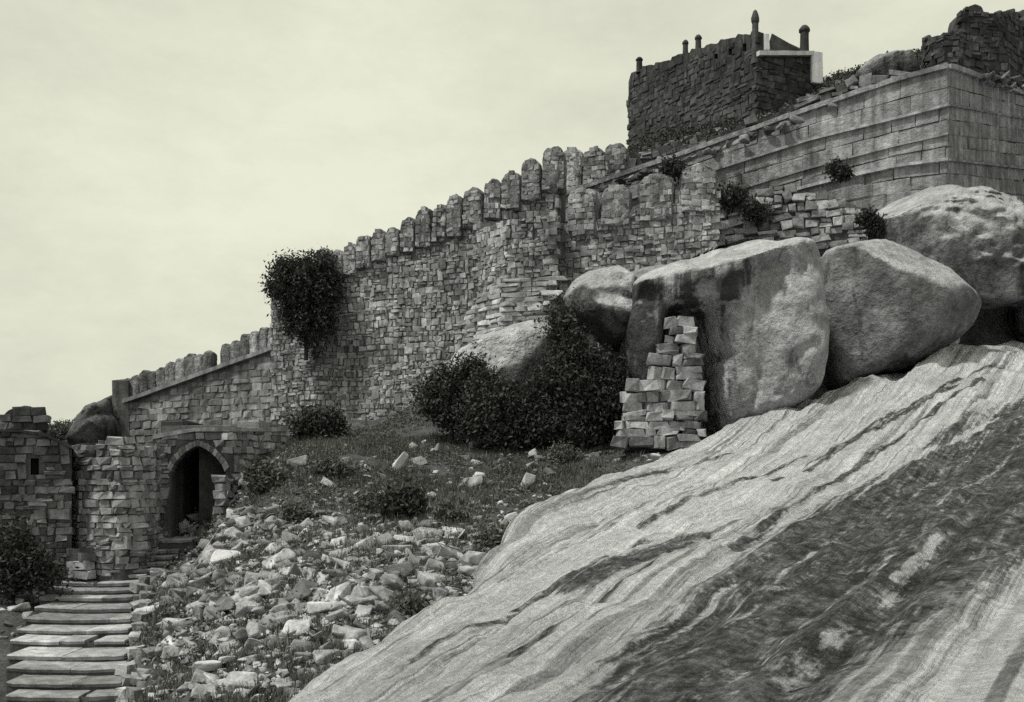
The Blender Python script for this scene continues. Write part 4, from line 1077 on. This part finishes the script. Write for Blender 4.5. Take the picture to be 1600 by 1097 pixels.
scatter(70, (-20, 110), (880, 1000), .18, .5, 1.6, lambda a, b: 1, 'left')
scatter(60, (880, 1120), (680, 725), .15, .45, 1.6, lambda a, b: 1, 'pier')
cand.sort(key=lambda c: -c[1] / c[0][1])
def stone_label(h, s, reg):
    px = 800 + FPX * h[0] / h[1]; py = HOR - FPX * h[2] / h[1]
    size = 'large' if s > .5 else ('middling' if s > .33 else 'small')
    if reg == 'left': return size + ' loose stone between the steps and the far left ruin', 'loose stones left of the steps'
    if reg == 'pier': return size + ' loose stone strewn around the foot of the pale pier', 'loose stones around the stone pier'
    if reg == 'gate': return size + ' angular block heaped below the right jamb of the archway', 'loose blocks heaped beside the archway'
    if px < 300: z = 'in the rubble along the right side of the steps'
    elif py < 760: z = 'on the grassy upper slope under the curtain wall'
    elif py < 840: z = 'left of the lone dark bush on the slope' if px < 610 else 'right of the lone dark bush on the slope'
    elif py < 940: z = 'in the thick of the rubble spill below the archway' if px < 470 else ('in the middle of the rubble spill' if px < 620 else 'in the rubble spill by the nose of the sheet rock')
    else: z = 'low on the slope near the square pale block' if px < 420 else 'low on the slope along the sheet rock margin'
    return size + ' loose block ' + z, 'loose blocks ' + z
rest = []
for i, (h, s, reg) in enumerate(cand):
    k = int(rg.integers(len(HV)))
    Mx = Matrix.Translation((h[0], h[1], h[2] + s * .03)) @ Euler((rg.normal(0, .3), rg.normal(0, .3), rg.uniform(0, 6.28))).to_matrix().to_4x4() @ Matrix.Diagonal((s * rg.uniform(.8, 1.3), s * rg.uniform(.7, 1.1), s * rg.uniform(.6, 1.1), 1))
    if i < 300:
        lb = stone_label(h, s, reg); tag(link('loose_stone', HV[k][0], None, Mx), lb[0], 'stone', lb[1])
    else:
        rest.append((k, Mx))
# small rubble: the rest plus a fine scatter
fine = []
for _ in range(8500):
    px = rg.uniform(190, 900); py = rg.uniform(690, 1097)
    fine.append((px, py))
for px, py in fine:
    if rg.uniform() > dens(px, py) * .8 + .1: continue
    D = None
    h = hit(px, py)
    if h is None or in_stairs(h[0], h[1]): continue
    s = rg.uniform(.05, .2)
    rest.append((int(rg.integers(len(HV))), Matrix.Translation((h[0], h[1], h[2] + s * .12)) @ Euler((rg.normal(0, .3), rg.normal(0, .3), rg.uniform(0, 6.28))).to_matrix().to_4x4() @ Matrix.Diagonal((s * 1.2, s, s, 1))))
V = []; Fc = []; c = 0
for k, Mx in rest:
    A = np.array(Mx); V.append(HV[k][1] @ A[:3, :3].T + A[:3, 3]); Fc.append(HV[k][2] + c); c += len(HV[k][1])
tag(link('rubble', mesh_np('rubble', np.concatenate(V), np.concatenate(Fc), M['loose'])), 'fine stone rubble strewn over the whole slope', 'rubble', kind='stuff')
# stones that stand out
def one(px, py, s, label, k, rot=0, flat=(1, 1, 1), mat=None):
    h = hit(px, py)
    me = HV[k][0]
    Mx = Matrix.Translation((h[0], h[1], h[2] + s * flat[2] * .22)) @ Euler((0, rot, .3)).to_matrix().to_4x4() @ Matrix.Diagonal((s * flat[0], s * flat[1], s * flat[2], 1))
    o = link('stone_block', me, None, Mx); tag(o, label, 'stone')
    if mat:
        me2 = me.copy(); me2.materials.clear(); me2.materials.append(mat); o.data = me2
    return o
M['bright'] = stone_mat('bright_block', 0.40, 0.52, contrast=.25, streak=.1, patch=.1)
one(620, 735, .95, 'long white block tilted on the slope below the curtain wall', 2, -.9, (1.1, .6, .55), M['bright'])
one(325, 1052, .52, 'square pale block near the bottom edge right of the steps', 5, 0, (1, .8, .8), M['bright'])
one(824, 762, .55, 'pale upright stone at the tip of the sheet rock', 7, .3, (.7, .7, 1.3), M['bright'])
one(355, 880, .75, 'big bright block on the rubble heap below the archway', 3, .1, (1.1, .8, .8), M['bright'])
one(640, 850, .7, 'flat bright slab half way down the rubble spill', 9, .15, (1.3, .9, .5), M['bright'])
one(500, 958, .5, 'bright lump low on the slope near the edge of the sheet rock', 11, 0, (1, 1, 1), M['bright'])
one(740, 698, .45, 'white stone lying under the dark bushes', 1, .3, (1, .8, .7), M['bright'])

# ------------------------------------------------------------------ vegetation
def crown_mesh(name, lobes, nclump, nleaf, leaf, mat, seed, sig=.22):
    rg = np.random.default_rng(seed)
    vol = np.array([l[3] * l[4] * l[5] for l in lobes]) ** .75; vol /= vol.sum()
    cl = []
    for _ in range(nclump):
        l = lobes[rg.choice(len(lobes), p=vol)]; d = rg.normal(0, 1, 3); d /= np.linalg.norm(d)
        r = rg.uniform(.45, 1.0) ** .6 * rg.uniform(.85, 1.12)
        cl.append((l[0] + d[0] * l[3] * r, l[1] + d[1] * l[4] * r, l[2] + d[2] * l[5] * r, rg.uniform(.6, 1.5) * sig))
    cl = np.array(cl); q = rg.integers(0, nclump, nleaf)
    ctr = cl[q, :3] + rg.normal(0, 1, (nleaf, 3)) * cl[q, 3:4]
    a = rg.normal(0, 1, (nleaf, 3)); a /= np.linalg.norm(a, axis=1)[:, None]
    b = np.cross(a, rg.normal(0, 1, (nleaf, 3))); b /= np.linalg.norm(b, axis=1)[:, None] + 1e-9
    s = leaf * rg.uniform(.5, 1.9, (nleaf, 1))
    V = np.stack([ctr - a * s, ctr + b * s * .45, ctr + a * s, ctr - b * s * .45], 1).reshape(-1, 3)
    return mesh_np(name, V, np.arange(nleaf * 4).reshape(-1, 4), mat)

def limb_mesh(name, segs, mat, n=7):
    V = []; Fc = []
    for p0, p1, r0, r1 in segs:
        p0 = np.array(p0, float); p1 = np.array(p1, float); d = p1 - p0; d /= np.linalg.norm(d) + 1e-9
        u = np.cross(d, (.3, .9, .1)); u /= np.linalg.norm(u); v = np.cross(d, u); k0 = len(V)
        pm_ = (p0 + p1) / 2 + RNG.normal(0, .06, 3)
        for pp_, r in ((p0, r0), (pm_, (r0 + r1) / 2), (p1, r1)):
            for k in range(n):
                V.append(pp_ + r * (u * math.cos(2 * math.pi * k / n) + v * math.sin(2 * math.pi * k / n)))
        for j in range(2):
            for k in range(n): Fc.append((k0 + j * n + k, k0 + j * n + (k + 1) % n, k0 + (j + 1) * n + (k + 1) % n, k0 + (j + 1) * n + k))
    return mesh_np(name, np.array(V), Fc, mat)

def plant(name, label, cat, base, lobes_px, D, nclump, nleaf, leaf, seed, mat='leaf', depth=.8, sig=.22, trunk=.12, group=None, part='crown', stem='trunk'):
    """lobes_px: (px,py,rx_px,rz_px[,dD])"""
    lobes = []
    for l in lobes_px:
        dd = l[4] if len(l) > 4 else 0; x, y_, z = P(l[0], l[1], D + dd)
        rx = l[2] / FPX * D; rz = l[3] / FPX * D; lobes.append((x, y_, z, rx, (rx + rz) / 2 * depth, rz))
    rq = np.random.default_rng(seed + 5000)
    for l in list(lobes):                                    # stray sprays that break the outline
        for _ in range(3):
            d = rq.normal(0, 1, 3); d /= np.linalg.norm(d); q = rq.uniform(.18, .34)
            lobes.append((l[0] + d[0] * l[3], l[1] + d[1] * l[4], l[2] + abs(d[2]) * l[5] * .9, l[3] * q, l[4] * q, l[5] * q * 1.3))
    t = thing(name, label, cat, base, group)
    child(part, crown_mesh(part, lobes, nclump, nleaf, leaf, M[mat], seed, sig), t)
    segs = []
    b = np.array(base); m_ = np.mean([l[:3] for l in lobes], 0); kx = b + (m_ - b) * .45
    segs.append((b - np.array((0, 0, .2)), kx, trunk, trunk * .7))
    for l in lobes: segs.append((kx, np.array(l[:3]), trunk * .6, trunk * .15))
    child(stem, limb_mesh(stem, segs, M['bark']), t)
    return t

plant('tree', 'dense black tree growing against the lower end of the tall curtain wall', 'tree', P(478, 556, 45.0), [(472, 430, 46, 32), (440, 452, 20, 24), (500, 414, 26, 20), (484, 458, 42, 34), (476, 482, 38, 26), (450, 420, 22, 14), (520, 450, 12, 24), (505, 500, 18, 26), (470, 512, 14, 22), (490, 535, 8, 18), (450, 505, 10, 16)], 44.6, 300, 26000, .06, 1, depth=.7, sig=.17, trunk=.1)
plant('bush', 'round black bush at the foot of the wall under the tree', 'bush', P(500, 690, 38), [(485, 665, 28, 24), (515, 662, 26, 22), (500, 672, 36, 18)], 38, 100, 8000, .055, 2, sig=.15, trunk=.06, stem='stem')
plant('bush', 'leftmost black bush of the large thicket under the bastion', 'bush', P(705, 690, 36.5), [(700, 612, 30, 30), (680, 625, 22, 24), (732, 588, 20, 22), (715, 642, 40, 28)], 36.5, 200, 16000, .058, 3, sig=.2, trunk=.08, stem='stem')
plant('bush', 'widest black bush in the middle of the thicket under the bastion', 'bush', P(800, 705, 35.6), [(765, 625, 34, 40), (800, 640, 40, 36), (795, 668, 52, 32), (848, 640, 36, 40), (760, 668, 34, 28), (850, 600, 18, 22)], 35.6, 360, 30000, .058, 4, sig=.2, trunk=.09, stem='stem')
plant('bush', 'tall black bush filling the hollow beneath the overhanging boulder', 'bush', P(910, 705, 34.6), [(885, 560, 26, 44), (905, 600, 44, 50), (930, 640, 42, 50), (890, 660, 46, 36), (880, 500, 16, 30), (950, 600, 26, 40)], 34.8, 360, 28000, .058, 5, sig=.2, trunk=.09, stem='stem')
plant('bush', 'dark scrub bush standing alone in the middle of the rubble slope', 'bush', hit(632, 812), [(632, 788, 26, 26), (615, 797, 18, 18), (650, 800, 18, 16)], hit(632, 812)[1], 60, 3400, .06, 6, sig=.13, trunk=.04, stem='stem')
plant('bush', 'black bush at the left edge in front of the ruined block', 'bush', P(50, 930, 26.6), [(20, 858, 20, 34), (48, 884, 20, 22), (14, 895, 28, 24), (80, 896, 12, 16)], 26.4, 120, 8000, .05, 7, sig=.16, trunk=.06, stem='stem')
plant('bush', 'dark creeper over the slope just right of the pale plinth', 'bush', P(872, 520, 39.4), [(876, 490, 12, 26), (880, 520, 14, 22)], 39.4, 40, 2200, .07, 8, sig=.15, trunk=.04, stem='stem')
plant('bush', 'dark patch of scrub at the top of the slope below the black bush', 'bush', hit(405, 768), [(405, 745, 22, 14), (425, 752, 18, 12)], hit(405, 768)[1], 50, 2400, .06, 9, mat='leaf_scrub', sig=.12, trunk=.03, stem='stem')
for k, (px, py, r, lab) in enumerate(((520, 745, 22, 'low grey scrub on the slope below the round black bush'), (585, 800, 24, 'low grey scrub left of the lone dark bush'), (460, 815, 20, 'low grey scrub above the brightest rubble'),
        (700, 820, 22, 'low grey scrub right of the lone dark bush'), (765, 855, 20, 'low dark scrub where the slope meets the nose of the sheet rock'), (880, 725, 22, 'low scrub below the black thicket near the sheet rock'), (640, 960, 14, 'tiny scrub tuft at the lower sheet rock margin'))):
    h = hit(px, py)
    plant('scrub', lab, 'scrub', h, [(px, py - r * .5, r, r * .6), (px + r * .6, py - r * .3, r * .6, r * .45)], h[1], 40, 1600, .05, 40 + k, mat='leaf_scrub', sig=.12, trunk=.02, stem='stem', part='foliage')
# plants on the walls
for k, (px, py, D, r, lab) in enumerate(((1048, 262, 40.2, 12, 'small dark plant on the wall just below the coping above the rounded merlons'), (1310, 268, 40.9, 14, 'small dark plant rooted in the joints of the dressed-block wall'),
        (1140, 306, 40.9, 22, 'dark shrub at the left end of the broken dry-stone wall'), (1180, 330, 40.6, 16, 'dark shrub on the face of the broken dry-stone wall'), (1355, 345, 39.2, 14, 'dark shrub beside the shoulder of the huge right-hand boulder'),
        (1230, 190, 43.6, 13, 'dark shrub sprouting over the coping below the summit building'), (1110, 222, 46.0, 14, 'dark shrub behind the coping left of the summit building foot'))):
    x, y_, z = P(px, py + r, D)
    plant('wall_plant', lab, 'plant', (x, y_, z), [(px, py, r, r * .8), (px + r * .7, py + r * .3, r * .6, r * .5)], D, 26, 1300, .065, 70 + k, sig=.12, trunk=.02, stem='stem', part='foliage')
# distant trees left of the gate
for k, (px, py, r, D, lab) in enumerate(((92, 672, 16, 90, 'far tree on the skyline nearest the turret stump'), (118, 668, 16, 95, 'far tree on the skyline next to the jagged outcrop'))):
    x, y_, z = P(px, 700, D)
    plant('tree', lab, 'tree', (x, y_, z), [(px, py + 4, r, r * .7), (px + 8, py + 8, r, r * .6), (px - 10, py + 10, r, r * .6)], D, 90, 5000, .12, 90 + k, mat='leaf_scrub', sig=.25, trunk=.1)
# far hill behind the gate
hx = np.linspace(-90, -20, 60); hy = np.linspace(75, 130, 30); QX, QY = np.meshgrid(hx, hy)
QZ = 4.2 - ((QX + 42) / 14) ** 2 * 1.2 - ((QY - 100) / 14) ** 2 * 2 + 1.2 * fbm(QX * .15, QY * .15, 91, 4)
idx = np.arange(QX.size).reshape(QX.shape); F = np.stack([idx[:-1, :-1], idx[:-1, 1:], idx[1:, 1:], idx[1:, :-1]], -1).reshape(-1, 4)
tag(link('far_hill', mesh_np('far_hill', np.stack([QX.ravel(), QY.ravel(), QZ.ravel()], -1), F, M['ground'], True)), 'low scrubby hill beyond the gate', kind='structure')

# ground cover: small leafy clumps between the stones, and over the strip below the summit
def cover(name, label, P3, per, sig, leaf, mat, seed):
    rg = np.random.default_rng(seed); n = len(P3) * per
    c = np.repeat(P3, per, 0) + rg.normal(0, 1, (n, 3)) * np.array((sig, sig, sig * .55)) + np.array((0, 0, sig * .5))
    a = rg.normal(0, 1, (n, 3)); a /= np.linalg.norm(a, axis=1)[:, None]; b = np.cross(a, rg.normal(0, 1, (n, 3))); b /= np.linalg.norm(b, axis=1)[:, None] + 1e-9
    s_ = leaf * rg.uniform(.6, 1.4, (n, 1))
    V = np.stack([c - a * s_, c + b * s_ * .45, c + a * s_, c - b * s_ * .45], 1).reshape(-1, 3)
    tag(link(name, mesh_np(name, V, np.arange(n * 4).reshape(-1, 4), M[mat])), label, 'ground cover', kind='stuff')
rg = np.random.default_rng(31)
Xc = rg.uniform(-14, 7, 9000); Yc = rg.uniform(13, 43, 9000); Zc = gz(Xc, Yc); qx = 800 + FPX * Xc / Yc
okc = (qx > 200) & (qx < 1000) & (sdf(Xc, Yc, poly) < -.15) & (fbm(Xc * .5, Yc * .5, 23, 3) > 0.10)
okc &= np.array([not in_stairs(a_, b_) for a_, b_ in zip(Xc, Yc)])
cover('ground_cover', 'low grey-green weeds growing over the rubble slope', np.stack([Xc, Yc, Zc], -1)[okc], 22, .11, .045, 'leaf_scrub', 5)
Xh = rg.uniform(4, 30, 2600); Yh = rg.uniform(42, 66, 2600); Zh = hillT(Xh, Yh) - .1
okh = (fbm(Xh * .5, Yh * .5, 29, 3) > -.05) & (Yh > np.interp(Xh, fx[np.argsort(fx)], fy[np.argsort(fx)]) + 1)
cover('ground_cover', 'dark weeds on the strip of hilltop below the summit building', np.stack([Xh, Yh, Zh], -1)[okh], 26, .2, .09, 'leaf', 6)
V = []; Fc = []; c = 0
for x_, y_, z_ in np.stack([Xh, Yh, Zh], -1)[~okh]:
    k = int(rg.integers(len(HV))); sz = rg.uniform(.15, .6)
    A = np.array(Matrix.Translation((x_, y_, z_)) @ Euler((rg.normal(0, .3), rg.normal(0, .3), rg.uniform(0, 6.28))).to_matrix().to_4x4() @ Matrix.Diagonal((sz * 1.2, sz, sz, 1)))
    V.append(HV[k][1] @ A[:3, :3].T + A[:3, 3]); Fc.append(HV[k][2] + c); c += len(HV[k][1])
tag(link('rubble', mesh_np('rubble', np.concatenate(V), np.concatenate(Fc), M['rubble_dark'])), 'dark rubble strewn over the hilltop below the summit building', 'rubble', kind='stuff')

# dry grass over the slope
rg = np.random.default_rng(99)
n = 9000
px = rg.uniform(150, 1000, n * 3); py = rg.uniform(690, 1097, n * 3); V = []; cnt = 0
Xr = rg.uniform(-14, 6, 40000); Yr = rg.uniform(13, 39, 40000); Zr = gz(Xr, Yr)
ppx = 800 + FPX * Xr / Yr; ppy = HOR - FPX * Zr / Yr
ok = (ppx > 180) & (ppx < 1010) & (ppy > 660) & (ppy < 1110) & (sdf(Xr, Yr, poly) < -.1) & (fbm(Xr * .6, Yr * .6, 13, 3) > -.12)
for X_, Y_, Z_ in zip(Xr[ok], Yr[ok], Zr[ok]):
    if in_stairs(X_, Y_): continue
    for b in range(5):
        a = rg.uniform(0, 6.28); ln = rg.uniform(.08, .26); le = rg.uniform(.1, .8) * ln; wv = rg.uniform(.008, .018)
        o = np.array((X_ + rg.normal(0, .05), Y_ + rg.normal(0, .05), Z_ - .02)); tdir = np.array((math.cos(a), math.sin(a), 0)); sd_ = np.array((-math.sin(a), math.cos(a), 0))
        V += [o - sd_ * wv, o + sd_ * wv, o + tdir * le + np.array((0, 0, ln))]
V = np.array(V)
tag(link('dry_grass', mesh_np('dry_grass', V, np.arange(len(V)).reshape(-1, 3), M['grass'])), 'short dry grass growing between the stones of the slope', 'grass', kind='stuff')
